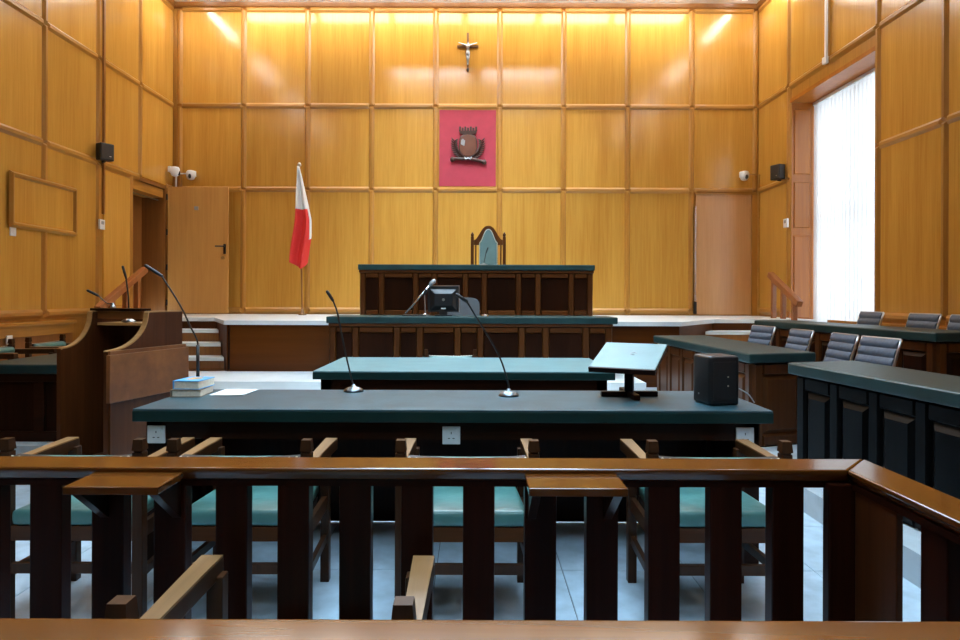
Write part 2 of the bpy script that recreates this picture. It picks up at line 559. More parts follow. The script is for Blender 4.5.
d2 = struct(bpart('door_2', DOORW, None, XL + 0.045, XL + 1.075, 10.935, 10.98, PLAT + 0.012, H2 - 0.005, 0.004), 'open wooden door standing against the back wall')
for z in (PLAT + 0.15, PLAT + 0.75, PLAT + 1.35, PLAT + 1.95):
    part('hinge', BLKM, d2, lambda b: tube(b, [(XL + 0.035, 10.93, z), (XL + 0.035, 10.93, z + 0.10)], 0.014))
hd = part('lever_handle', BLKM, d2, lambda b: (tube(b, [(XL + 1.02, 10.935, 2.15), (XL + 1.02, 10.88, 2.15), (XL + 0.995, 10.875, 2.15), (XL + 0.88, 10.875, 2.15)], 0.013),
                                               box(b, XL + 1.00, XL + 1.04, 10.925, 10.936, 2.02, 2.19)))
part('lock_rose', CHROME, d2, lambda b: tube(b, [(XL + 0.995, 10.936, 1.955), (XL + 0.995, 10.915, 1.955)], 0.032, 14))
bpart('number_plate', GREYP, d2, XL + 0.50, XL + 0.57, 10.928, 10.936, 2.77, 2.83)

# right door in the back wall
d3 = struct(bpart('door_3', VEN_RED, None, stx[8] + 0.08, stx[9] - 0.075, YB - 0.035, YB, PLAT + 0.015, H2 - 0.075, 0.004), 'reddish wooden door at the right end of the back wall')
bpart('door_stop', VENT_Z, d3, stx[9] - 0.07, stx[9] + 0.03, YB - 0.05, YB, PLAT, H2 - 0.06)
bpart('door_head', VENT_X, d3, stx[8] + 0.06, stx[9] + 0.03, YB - 0.05, YB, H2 - 0.075, H2 - 0.045)
bpart('cover_strip', CHROME, d3, stx[8] + 0.045, stx[8] + 0.078, YB - 0.055, YB - 0.0, PLAT + 0.25, H2 - 0.28)
for z in (PLAT + 0.03, H2 - 0.29):
    bpart('hinge', BLKM, d3, stx[8] + 0.045, stx[8] + 0.085, YB - 0.065, YB, z, z + 0.21)
part('door_knob', WHITEP, d3, lambda b: (lathe(b, [(0.012, 0), (0.012, 0.03), (0.034, 0.04), (0.04, 0.06), (0.03, 0.08), (0.005, 0.085)])), smooth=True)
_k = d3.children[-1]
_k.rotation_euler = (R(90), 0, 0)
_k.location = (stx[8] + 0.13, YB - 0.03, 1.92)

# ------------------------------------------------------------------ window with vertical blind
def make_window(idx, y0, y1, n_slats, label):
    z0, z1 = 0.85, 4.36
    XW = XR + 0.36
    w = struct(part('window_%d' % idx, JAMB, None, lambda b: (
        box(b, XR - 0.02, XR + 0.55, y1, y1 + 0.06, z0, z1 + 0.02),
        box(b, XR - 0.02, XR + 0.55, y0 - 0.06, y0, z0, z1 + 0.02))), label)
    part('soffit', JAMB, w, lambda b: box(b, XR - 0.02, XR + 0.55, y0 - 0.06, y1 + 0.06, z1, z1 + 0.06))
    part('sill', MARBLE, w, lambda b: box(b, XR - 0.03, XR + 0.55, y0 - 0.06, y1 + 0.06, z0 - 0.06, z0))
    for s, c in ((1, y1), (-1, y0)):
        for (za, zb) in ((0.98, 2.28), (2.40, 3.12), (3.24, 4.26)):
            bm = bmesh.new()
            frustum(bm, (XR + 0.17, c, (za + zb) / 2), (1, 0, 0), (0, 0, 1), (0, -s, 0), 0.26, zb - za, 0.016, 0.014)
            finish('jamb_panel', bm, JAMB, w)
    for z in (z0 + 0.03, 2.5, z1 - 0.03):
        bpart('frame_rail', WHITEP, w, XR + 0.48, XR + 0.53, y0, y1, z - 0.03, z + 0.03)
    for y in (y0 + 0.03, (y0 + y1) / 2, y1 - 0.03):
        bpart('frame_stile', WHITEP, w, XR + 0.48, XR + 0.53, y - 0.03, y + 0.03, z0, z1)
    for ya, yb in ((y0 + 0.06, (y0 + y1) / 2 - 0.03), ((y0 + y1) / 2 + 0.03, y1 - 0.06)):
        for za, zb in ((z0 + 0.06, 2.47), (2.53, z1 - 0.06)):
            bpart('pane', GLASS, w, XR + 0.503, XR + 0.507, ya, yb, za, zb)
    bl = thing('vertical_blind', 'white vertical slat blind closed over the tall side window' if idx == 1 else 'white vertical slat blind over the window beside the dock', 'blind', (XW, y0, z0))
    part('head_rail', WHITEP, bl, lambda b: box(b, -0.03, 0.03, 0.02, y1 - y0 - 0.02, z1 - z0 - 0.05, z1 - z0 - 0.005))
    bm = bmesh.new()
    p = (y1 - y0 - 0.04) / n_slats
    hw = p * 0.56
    # gently cambered slat
    prof = [(-hw, 0.0), (-hw / 2, 0.005), (0, 0.007), (hw / 2, 0.005), (hw, 0.0)]
    v0 = [bm.verts.new((x, y, 0.02)) for y, x in prof]
    v1 = [bm.verts.new((x, y, z1 - z0 - 0.04)) for y, x in prof]
    for k in range(4):
        bm.faces.new((v0[k], v0[k + 1], v1[k + 1], v1[k]))
    sl = finish('slat', bm, BLIND, bl, smooth=True)
    for k in range(n_slats):
        o = sl if k == 0 else sl.copy()
        if k:
            COL.objects.link(o)
        o.location = (0, 0.02 + p * (k + 0.5), 0)
        o.rotation_euler = (0, 0, R(13 + 3 * math.sin(k * 1.7)))
    return w


make_window(1, WIN1[0], WIN1[1], 22, 'tall recessed window in the right wall')

# ------------------------------------------------------------------ platform, stairs and tiers
plat_poly = [(-3.18, 8.20), (-1.72, 8.20), (-1.72, 9.33), (1.70, 9.33), (1.70, 8.20), (2.62, 8.20), (3.45, 9.30), (XR, 9.30), (XR, YB), (XL, YB), (XL, 9.30), (-3.75, 9.30)]
pf = struct(part('platform', PLATW, None, lambda b: prism(b, plat_poly, 0.0, PLAT - 0.055)), 'raised wooden judge platform with white marble top')


def grow(poly, d):
    out = []
    n = len(poly)
    for i in range(n):
        p, a, c = Vector(poly[i]), Vector(poly[i - 1]), Vector(poly[(i + 1) % n])
        e1, e2 = (p - a).normalized(), (c - p).normalized()
        n1, n2 = Vector((e1.y, -e1.x)), Vector((e2.y, -e2.x))
        k = n1 + n2
        k = k / max(0.3, (1 + n1.dot(n2)))
        q = p + k * d
        out.append((min(max(q.x, XL + 0.002), XR - 0.002), min(q.y, YB - 0.002)))
    return out


part('platform_top', MARBLE, pf, lambda b: prism(b, grow(plat_poly, 0.035), PLAT - 0.055, PLAT))
for x in (-3.15, -1.75, 1.72):
    bpart('front_panel_joint', MAHO, pf, x - 0.012, x + 0.012, 8.188, 8.2, 0.36, PLAT - 0.06)
LOW = 0.34
lo = struct(part('platform_step', MARBLE, None, lambda b: prism(b, [(-3.35, 7.20), (1.93, 7.20), (1.93, 8.19), (-4.6, 8.19), (-4.6, 7.75), (-3.9, 7.60)], 0.20, LOW)), 'low white marble step in front of the platform')
part('lower_step', MARBLE, lo, lambda b: prism(b, [(-3.40, 6.92), (1.93, 6.92), (1.93, 8.19), (-4.7, 8.19), (-4.7, 7.6), (-3.95, 7.35)], 0.0, 0.195))
part('pit_floor', PLATW, lo, lambda b: box(b, -1.70, 1.68, 8.19, 9.33, 0.0, LOW))
part('stair_base', PLATW, lo, lambda b: prism(b, [(-4.9, 8.19), (-3.20, 8.19), (-3.20, 8.22), (-3.74, 9.26), (-4.9, 9.26)], 0.0, LOW))


def stairs(label, steps):
    base = None
    for k, (x0, x1a, x1b, y0, y1, z) in enumerate(steps):
        def tread(b):
            prism(b, [(x0, y0 - 0.02), (x1a, y0 - 0.02), (x1b, y1), (x0, y1)], z - 0.045, z)

        def riser(b):
            prism(b, [(x0, y0), (x1a - 0.002 * (1 if x1a > x0 else -1), y0), (x1b, y1), (x0, y1)], z - 0.165, z - 0.045)
        if base is None:
            base = struct(part('stairs', BROWN, None, riser), label)
        else:
            part('riser', BROWN, base, riser)
        part('tread', MARBLE, base, tread)
    return base


stairs('short flight of white steps left of the platform', [(-4.85, -3.27, -3.42, 8.36, 8.66, 0.50), (-4.85, -3.43, -3.57, 8.66, 8.96, 0.665), (-4.85, -3.58, -3.74, 8.96, 9.27, 0.83)])
stairs('short flight of white steps right of the platform', [(4.75, 2.80, 2.98, 8.36, 8.66, 0.50), (4.75, 3.0, 3.2, 8.66, 8.96, 0.665), (4.75, 3.22, 3.42, 8.96, 9.27, 0.83)])

struct(part('floor_tier', STEPM, None, lambda b: prism(b, [(2.0, 0.0), (XR, 0.0), (XR, 8.30), (2.0, 8.30)], 0.0, 0.15)), 'low pale grey step under the right hand desks')
struct(part('floor_tier', STEPM, None, lambda b: prism(b, [(3.98, 2.0), (XR, 2.0), (XR, 8.30), (3.35, 8.30)], 0.152, 0.30)), 'upper grey step by the right wall')
struct(part('floor_tier', STEPM, None, lambda b: prism(b, [(XL, 4.9), (-2.95, 4.9), (-2.95, 7.5), (XL, 7.5)], 0.0, 0.15)), 'low step under the desk by the left wall')


# ------------------------------------------------------------------ handrails
def handrail(label, X, top, bot, posts):
    t = thing('handrail', label, 'handrail', (X, bot[0], PLAT - 0.4))
    z00 = PLAT - 0.4
    def rp(y):
        f = (y - bot[0]) / (top[0] - bot[0])
        return bot[1] + f * (top[1] - bot[1])
    part('rail', REDW, t, lambda b: obox(b, (0, 0, bot[1] - z00), (0, top[0] - bot[0], top[1] - z00), 0.085, 0.09), 0.012)
    for (y, zb) in posts:
        part('post', REDW, t, lambda b: box(b, -0.032, 0.032, y - bot[0] - 0.032, y - bot[0] + 0.032, zb - z00, rp(y) - z00 - 0.01), 0.006)


handrail('sloping red wood handrail beside the left steps, behind the witness box', -4.88, (9.46, 1.69), (8.28, 1.12), [(8.60, 0.50), (8.94, 0.665), (9.24, 0.83)])
handrail('sloping red wood handrail with three posts by the tall window', 4.60, (9.98, 1.67), (9.06, 1.215), [(9.22, 0.83), (9.55, PLAT), (9.86, PLAT)])


# ------------------------------------------------------------------ panelled benches
def framed_front(t, x0, x1, z0, z1, y, widths, matf, matfx, matp):
    """a front of alternating narrow and wide fields: raised frame members on a dark body"""
    tot = sum(widths)
    st = 0.085
    n = len(widths)
    avail = (x1 - x0) - st * (n + 1)
    x = x0
    rl = 0.075
    for i, w in enumerate(widths + [0]):
        bm = bmesh.new()
        frustum(bm, (x + st / 2, y, (z0 + z1) / 2), (1, 0, 0), (0, 0, 1), (0, -1, 0), st, z1 - z0, 0.03, 0.012)
        finish('stile', bm, matf, t)
        x += st
        if i < n:
            ww = avail * w / tot
            bm = bmesh.new()
            frustum(bm, (x + ww / 2, y, (z0 + z1) / 2), (1, 0, 0), (0, 0, 1), (0, -1, 0), ww, z1 - z0 - 2 * rl, 0.008, 0.006)
            finish('panel', bm, matp, t)
            for z in (z0 + rl / 2, z1 - rl / 2):
                bm = bmesh.new()
                frustum(bm, (x + ww / 2, y, z), (1, 0, 0), (0, 0, 1), (0, -1, 0), ww, rl, 0.028, 0.012)
                finish('rail', bm, matfx, t)
            x += ww


FIELDS = [0.62, 1.35, 0.62, 1.2, 0.62, 1.35, 0.66, 1.3, 0.62]
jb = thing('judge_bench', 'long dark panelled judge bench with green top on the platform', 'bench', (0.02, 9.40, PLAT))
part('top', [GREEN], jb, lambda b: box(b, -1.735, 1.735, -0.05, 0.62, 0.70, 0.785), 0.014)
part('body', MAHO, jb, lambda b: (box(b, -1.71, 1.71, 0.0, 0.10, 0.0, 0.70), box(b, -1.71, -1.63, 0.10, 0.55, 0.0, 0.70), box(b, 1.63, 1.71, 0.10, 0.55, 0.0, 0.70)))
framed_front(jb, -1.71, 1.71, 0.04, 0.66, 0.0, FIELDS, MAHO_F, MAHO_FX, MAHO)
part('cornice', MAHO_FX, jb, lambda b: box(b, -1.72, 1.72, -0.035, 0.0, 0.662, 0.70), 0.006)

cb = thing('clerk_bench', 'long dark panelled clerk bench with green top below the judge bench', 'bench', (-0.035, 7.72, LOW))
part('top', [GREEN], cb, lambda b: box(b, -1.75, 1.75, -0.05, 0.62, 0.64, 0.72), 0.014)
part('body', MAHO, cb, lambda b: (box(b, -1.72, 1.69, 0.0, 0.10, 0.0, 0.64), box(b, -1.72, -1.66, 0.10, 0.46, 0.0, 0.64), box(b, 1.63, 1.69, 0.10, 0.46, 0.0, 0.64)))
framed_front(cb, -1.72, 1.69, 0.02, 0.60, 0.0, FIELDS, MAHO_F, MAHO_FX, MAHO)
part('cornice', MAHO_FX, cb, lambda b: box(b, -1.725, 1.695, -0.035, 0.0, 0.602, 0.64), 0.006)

# ------------------------------------------------------------------ tables
def table(label, x0, x1, y0, y1, h, topm, mod):
    xc = (x0 + x1) / 2
    t = thing('table', label, 'table', (xc, y0, 0))
    w = (x1 - x0) / 2
    d = y1 - y0
    tp = part('top', topm, t, lambda b: box(b, -w, w, 0, d, h - 0.012, h), 0.005)
    part('edge_band', GREENE, t, lambda b: box(b, -w - 0.002, w + 0.002, -0.002, d + 0.002, h - 0.062, h - 0.010), 0.005)
    part('apron', MAHO_X, t, lambda b: box(b, -w + 0.05, w - 0.05, 0.035, 0.06, h - 0.15, h - 0.062))
    part('apron', MAHO_X, t, lambda b: box(b, -w + 0.05, w - 0.05, d - 0.06, d - 0.035, h - 0.15, h - 0.062))
    for sx in (-1, 1):
        part('side_apron', MAHO_X, t, lambda b: box(b, min(sx * (w - 0.05), sx * (w - 0.08)), max(sx * (w - 0.05), sx * (w - 0.08)), 0.06, d - 0.06, h - 0.15, h - 0.062))
        for y in (0.075, d - 0.075):
            part('leg', MAHO, t, lambda b: box(b, sx * (w - 0.09) - 0.04, sx * (w - 0.09) + 0.04, y - 0.04, y + 0.04, 0, h - 0.062), 0.006)
    if mod:
        for sx in (-1, 1):
            part('end_panel', MAHO, t, lambda b: box(b, sx * (w - 0.09) - 0.011, sx * (w - 0.09) + 0.011, 0.115, d - 0.115, 0.01, h - 0.15))
        part('modesty_panel', MAHO, t, lambda b: box(b, -w + 0.05, w - 0.05, d - 0.033, d - 0.015, 0.01, h - 0.064))
    return t


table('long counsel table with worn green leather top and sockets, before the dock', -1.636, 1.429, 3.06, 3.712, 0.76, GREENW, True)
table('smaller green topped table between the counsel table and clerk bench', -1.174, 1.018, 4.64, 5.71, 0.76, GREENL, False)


# wall sockets on the apron
def socket(label, x, rz=0.0):
    t = thing('power_socket', label, 'socket', (x, 3.094, 0.632), rz, 'sockets on the counsel table apron')
    part('plate', WHITEP, t, lambda b: box(b, -0.043, 0.043, -0.010, 0.0, -0.043, 0.043), 0.004)
    part('switch', WHITEP, t, lambda b: box(b, 0.016, 0.028, -0.0145, -0.010, 0.010, 0.034), 0.001)
    for (hx, hz, hw, hh) in ((0, 0.012, 0.004, 0.011), (-0.011, -0.014, 0.010, 0.004), (0.011, -0.014, 0.010, 0.004)):
        part('pin_slot', BLKP, t, lambda b: box(b, hx - hw / 2, hx + hw / 2, -0.0108, -0.0095, hz - hh / 2, hz + hh / 2))


socket('white power socket under the left end of the long table, near the books', -1.535)
socket('white power socket at the middle of the long table apron', -0.112)
socket('white power socket under the right end of the long table', 1.305)


# ------------------------------------------------------------------ armchairs
def make_armchair():
    t = thing('armchair', 'x', 'chair')
    W, D = 0.2625, 0.40
    for sx in (-1, 1):
        lg = part('rear_post', CHAIRW, t, lambda b: box(b, sx * W - 0.021, sx * W + 0.021, -0.021, 0.021, 0, 0.685), 0.004)
        part('finial', CHAIRW, lg, lambda b: (frustum(b, (sx * W, 0, 0.692), (1, 0, 0), (0, 1, 0), (0, 0, 1), 0.044, 0.044, 0.043, 0.004),
                                              box(b, sx * W - 0.016, sx * W + 0.016, -0.016, 0.016, 0.680, 0.694)))
        part('front_leg', CHAIRW, t, lambda b: box(b, sx * (W - 0.018) - 0.02, sx * (W - 0.018) + 0.02, D - 0.02, D + 0.02, 0, 0.610), 0.004)
        xa = sx * (W + 0.004)
        def arm(b):
            v = []
            for (y, z, hw) in ((0.022, 0.628, 0.021), (0.15, 0.630, 0.022), (0.30, 0.633, 0.025), (0.425, 0.634, 0.028)):
                v.append([b.verts.new((xa + a * hw, y, z + c * 0.014)) for a, c in ((-1, -2.6), (1, -2.6), (1, 0.6), (-1, 0.6))])
            for p, q in zip(v, v[1:]):
                for k in range(4):
                    j = (k + 1) % 4
                    b.faces.new((p[k], p[j], q[j], q[k]))
            b.faces.new(v[0][::-1]); b.faces.new(v[-1])
        am = part('armrest', CHAIRW, t, arm, 0.003)

        def cap(b):
            v = []
            for (y, z, hw) in ((0.024, 0.628, 0.020), (0.15, 0.630, 0.021), (0.30, 0.633, 0.024), (0.423, 0.634, 0.027)):
                v.append([b.verts.new((xa + a * hw, y, z + c * 0.014)) for a, c in ((-1, 0.55), (1, 0.55), (1, 1), (-1, 1))])
            for p, q in zip(v, v[1:]):
                for k in range(4):
                    j = (k + 1) % 4
                    b.faces.new((p[k], p[j], q[j], q[k]))
            b.faces.new(v[0][::-1]); b.faces.new(v[-1])
        part('paler_top', ARMW, am, cap)  # thin cap, paler than the arm body below it
        part('seat_rail', CHAIRW, t, lambda b: obox(b, (sx * W * 0.97, 0.02, 0.362), (sx * (W - 0.018), D - 0.02, 0.362), 0.022, 0.06))
        part('stretcher', CHAIRW, t, lambda b: obox(b, (sx * W, 0.02, 0.20), (sx * (W - 0.018), D - 0.02, 0.20), 0.02, 0.035))
    part('seat_rail', MAHO_FX, t, lambda b: box(b, -W + 0.02, W - 0.02, -0.012, 0.012, 0.335, 0.392))
    part('seat_rail', CHAIRW, t, lambda b: box(b, -W + 0.05, W - 0.05, D - 0.012, D + 0.012, 0.335, 0.392))
    part('stretcher', CHAIRW, t, lambda b: box(b, -W + 0.02, W - 0.02, -0.010, 0.010, 0.205, 0.245))

    def seat(b):
        poly = [(-W + 0.022, -0.015), (W - 0.022, -0.015), (W - 0.05, D + 0.015), (-W + 0.05, D + 0.015)]
        prism(b, poly, 0.392, 0.455)
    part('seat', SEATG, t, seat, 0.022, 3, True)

    def back(b):
        n = 10
        pr = []
        for k in range(n + 1):
            x = -W + 0.03 + (2 * W - 0.06) * k / n
            c = -0.012 * (1 - (2 * k / n - 1) ** 2)
            pr.append((x, c))
        for z0, z1 in ((0.575, 0.668),):
            v = [[b.verts.new((x, c - 0.022, z0 + 0.0)) for x, c in pr], [b.verts.new((x, c + 0.026, z0)) for x, c in pr],
                 [b.verts.new((x, c + 0.030, z1 + c * 0.6)) for x, c in pr], [b.verts.new((x, c - 0.022, z1 + c * 0.6)) for x, c in pr]]
            for i in range(4):
                j = (i + 1) % 4
                for k in range(n):
                    b.faces.new((v[i][k], v[i][k + 1], v[j][k + 1], v[j][k]))
            b.faces.new([v[i][0] for i in range(4)]); b.faces.new([v[i][n] for i in range(4)][::-1])
    bk = part('backrest', BLKL, t, back)
    def pad(b):
        pts = [(-W + 0.035 + (2 * W - 0.07) * k / 10, 0.028 - 0.012 * (1 - (k / 5 - 1) ** 2), 0.628) for k in range(11)]
        tube(b, pts, 0.036, 10)
    part('back_pad', SEATG, t, pad, smooth=True)

    def studs(b):
        for k in range(17):
            f = k / 16
            x = -W + 0.035 + (2 * W - 0.07) * f
            c = -0.012 * (1 - (2 * f - 1) ** 2)
            lathe(b, [(0.0055, 0), (0.005, 0.003), (0.002, 0.005)], (x, c - 0.020, 0.668 + c * 0.6), 6)
        tube(b, [(-W + 0.03 + (2 * W - 0.06) * k / 10, -0.012 * (1 - (k / 5 - 1) ** 2) - 0.020, 0.668 - 0.0075 * (1 - (k / 5 - 1) ** 2)) for k in range(11)], 0.0022, 5)
    part('stud_row', BRASS, bk, studs)
    return t


ac = make_armchair()
specs = [
    ('green leather armchair at far left, before the left end of long table', -1.585, 2.53, 0, 0.0),
    ('green leather armchair second from left, before the long table', -0.925, 2.53, 0, 0.0),
    ('green leather armchair centred before the middle socket of the long table', -0.028, 2.53, 0, 0.0),
    ('green leather armchair under the right end of long table, below the bookstand', 0.965, 2.53, 0, 0.0),
    ('wooden armchair inside the dock, its pale topped arms just beyond the near rail', -0.393, 1.19, 0, 0.0),
    ('armchair mostly hidden behind the smaller table, facing the dock', -0.26, 6.88, 180, 0.0),
    ('green padded armchair behind the left desk, nearer of the two by the wall', -4.42, 5.84, -90, 0.15),
    ('green padded armchair behind the left desk, farther of the two beside the witness box', -4.42, 6.60, -90, 0.15),
]
for i, (lb, x, y, rz, z) in enumerate(specs):
    o = ac if i == 0 else copy_tree(ac)
    o.location = (x, y, z)
    o.rotation_euler = (0, 0, R(rz))
    o['label'] = lb
    o['group'] = 'green leather armchairs'

# ------------------------------------------------------------------ the dock
RH = 0.85
dk = thing('dock_railing', 'dark wooden dock railing with flat balusters and a brown handrail', 'railing', (0, 1.73, 0))
Y0 = 1.73


def moulded(b, top, low, z):
    """flat handrail: square nose above, moulding drawn in below"""
    n = len(top)
    R_ = [[b.verts.new((x, y, zz)) for x, y in pl] for pl, zz in ((top, z), (top, z - 0.013), (low, z - 0.034))]
    b.faces.new(R_[0])
    b.faces.new(R_[2][::-1])
    for a, c in zip(R_, R_[1:]):
        for k in range(n):
            j = (k + 1) % n
            b.faces.new((a[k], c[k], c[j], a[j]))


def yy(pl, o):
    return [(x, y - o) for x, y in pl]


part('handrail', RAILX, dk, lambda b: moulded(b, yy([(-1.75, 1.676), (0.976, 1.676), (1.09, 1.795), (-1.75, 1.795)], Y0), yy([(-1.75, 1.690), (0.990, 1.690), (1.061, 1.765), (-1.75, 1.765)], Y0), RH), 0.005, 3)
part('handrail', RAILY, dk, lambda b: moulded(b, yy([(0.978, 1.676), (0.978, 0.90), (1.092, 0.90), (1.092, 1.795)], Y0), yy([(0.992, 1.690), (0.992, 0.90), (1.062, 0.90), (1.062, 1.765)], Y0), RH), 0.005, 3)
part('under_rail', BALU, dk, lambda b: box(b, -1.75, 1.0, 1.688 - Y0, 1.76 - Y0, RH - 0.050, RH - 0.033))
part('under_rail', BALU, dk, lambda b: box(b, 0.985, 1.06, 0.90 - Y0, 1.69 - Y0, RH - 0.050, RH - 0.033))
part('bottom_rail', BALU, dk, lambda b: box(b, -1.75, 1.0, 1.68 - Y0, 1.77 - Y0, 0.0, 0.14))
part('bottom_rail', BALU, dk, lambda b: box(b, 0.98, 1.07, 0.90 - Y0, 1.68 - Y0, 0.0, 0.14))
bm = bmesh.new()
box(bm, -0.042, 0.042, -0.022, 0.022, 0.14, RH - 0.047)
bal = finish('baluster', bm, BALU, dk, 0.004)
for n_, k in enumerate(range(-10, 6)):
    o = bal if n_ == 0 else bal.copy()
    if n_:
        COL.objects.link(o)
    o.location = (0.0118 + 0.1633 * k, 1.71 - Y0, 0)
part('corner_post', BALU, dk, lambda b: box(b, 0.925, 1.055, 1.668 - Y0, 1.70 - Y0, 0.0, RH - 0.036), 0.004)
part('corner_board', WITN, dk, lambda b: box(b, 0.99, 1.006, 1.50 - Y0, 1.664 - Y0, 0.0, RH - 0.047), 0.003)
for k in range(3):
    o = bal.copy()
    COL.objects.link(o)
    o.location = (1.02, 1.39 - 0.165 * k - Y0, 0)
    o.rotation_euler = (0, 0, R(90))
for x0, x1 in ((-0.995, -0.765), (0.132, 0.372)):
    sh = part('shelf', RAILX, dk, lambda b: box(b, x0, x1, 1.545 - Y0, 1.688 - Y0, 0.818, 0.838), 0.003)
    for x in (x0 + 0.02, x1 - 0.02):
        part('bracket', BALU, sh, lambda b: prism(b, [(1.56 - Y0, 0.818), (1.688 - Y0, 0.818), (1.688 - Y0, 0.715)], x - 0.011, x + 0.011, 'x'))

nr = thing('rear_railing', 'brown wooden rail top across the bottom edge, nearest the camera', 'railing', (0, 0.83, 0))
part('handrail', RAILX, nr, lambda b: moulded(b, [(-1.75, -0.07), (1.75, -0.07), (1.75, 0.065), (-1.75, 0.065)], [(-1.75, -0.04), (1.75, -0.04), (1.75, 0.035), (-1.75, 0.035)], RH), 0.005, 3)
part('under_rail', BALU, nr, lambda b: box(b, -1.75, 1.75, -0.035, 0.035, RH - 0.050, RH - 0.033))
part('bottom_rail', BALU, nr, lambda b: box(b, -1.75, 1.75, -0.045, 0.045, 0.0, 0.14))
for k in range(-10, 11):
    o = bal.copy()
    COL.objects.link(o)
    o.parent = nr
    o.location = (0.0118 + 0.1633 * k, 0, 0)


# ------------------------------------------------------------------ right hand desks
def side_desk(name, label, poly, z0, h, n_front, bodym, framem, framemx, panelm, end=True):
    """poly in plan: front-near, front-far, back-far, back-near (front faces the room centre)"""
    c = Vector(poly[0])
    t = thing(name, label, 'desk', (c.x, c.y, z0), 0, 'desks on the right hand tiers')
    P = [Vector((p[0] - c.x, p[1] - c.y)) for p in poly]
    part('top', GREEN, t, lambda b: prism(b, [(p.x, p.y) for p in P], h - 0.075, h), 0.018, 3)
    cen = sum(P, Vector((0, 0))) / 4
    fu = (P[1] - P[0]).normalized()
    fn = Vector((-fu.y, fu.x))
    if fn.dot(cen - P[0]) > 0:
        fn = -fn
    eu = (P[3] - P[0]).normalized()
    en = Vector((-eu.y, eu.x))
    if en.dot(cen - P[0]) > 0:
        en = -en
    ins = 0.055
    Q = [P[0] + fu * ins + eu * ins, P[1] - fu * ins + eu * ins, P[2] - fu * ins - eu * ins, P[3] + fu * ins - eu * ins]
    part('body', bodym, t, lambda b: prism(b, [(p.x, p.y) for p in Q], 0.0, h - 0.075))
    L = (Q[1] - Q[0]).length
    H = h - 0.075

    def fields(q0, u, n, L, cnt):
        u3, n3 = Vector((u.x, u.y, 0)), Vector((n.x, n.y, 0))
        st = 0.08
        w = (L - st * (cnt + 1)) / cnt
        for i in range(cnt + 1):
            x = i * (w + st) + st / 2
            bm = bmesh.new()
            frustum(bm, Vector((q0.x, q0.y, H / 2)) + u3 * x, u3, (0, 0, 1), n3, st, H - 0.01, 0.025, 0.010)
            finish('stile', bm, framem, t)
            if i < cnt:
                xc = x + st / 2 + w / 2
                for z in (0.05, H - 0.05):
                    bm = bmesh.new()
                    frustum(bm, Vector((q0.x, q0.y, z)) + u3 * xc, u3, (0, 0, 1), n3, w, 0.09, 0.024, 0.010)
                    finish('rail', bm, framemx, t)
                bm = bmesh.new()
                frustum(bm, Vector((q0.x, q0.y, H / 2)) + u3 * xc, u3, (0, 0, 1), n3, w - 0.02, H - 0.20, 0.022, 0.035)
                finish('panel', bm, panelm, t)
    fields(Q[0], fu, fn, L, n_front)
    if end:
        fields(Q[0], eu, en, (Q[3] - Q[0]).length, 1)
    return t


side_desk('desk', 'nearest right desk with black panelled front and green top', [(2.30, 1.75), (2.06, 4.22), (2.60, 4.38), (2.78, 1.80)], 0.15, 0.726, 7, BLACKW, BLACKW, BLACKW, BLACKW)
side_desk('desk', 'middle right desk with brown panelled front, behind the black box', [(2.085, 4.85), (2.00, 7.18), (2.62, 7.28), (2.68, 5.02)], 0.15, 0.726, 6, MAHO_F, MAHO_F, MAHO_F, MAHO_F)
side_desk('desk', 'upper right desk with green top under the tall window', [(3.66, 5.08), (3.40, 7.80), (3.90, 7.90), (4.14, 5.16)], 0.302, 0.728, 7, MAHO, MAHO_F, MAHO_F, MAHO)
side_desk('desk', 'far right desk in the upper row, cut off by the photo edge', [(3.95, 2.35), (3.72, 4.35), (4.26, 4.42), (4.46, 2.40)], 0.302, 0.728, 5, MAHO, MAHO_F, MAHO_F, MAHO)

# left desk
ld = thing('desk', 'green topped dark desk by the left wall, beside the witness box', 'desk', (-3.45, 5.0, 0.15))
part('top', GREEN, ld, lambda b: box(b, -0.47, 0.48, 0.0, 1.30, 0.535, 0.61), 0.014, 3)
part('body', MAHO, ld, lambda b: box(b, -0.43, 0.46, 0.06, 1.26, 0.0, 0.535))
for x in (-0.39, 0.02, 0.42):
    part('stile', MAHO_X, ld, lambda b: box(b, x - 0.04, x + 0.04, 0.035, 0.06, 0.0, 0.535), 0.005)
part('rail', MAHO_X, ld, lambda b: box(b, -0.43, 0.46, 0.025, 0.06, 0.47, 0.533), 0.005)
part('rail', MAHO_X, ld, lambda b: box(b, -0.43, 0.46, 0.03, 0.06, 0.0, 0.08), 0.005)


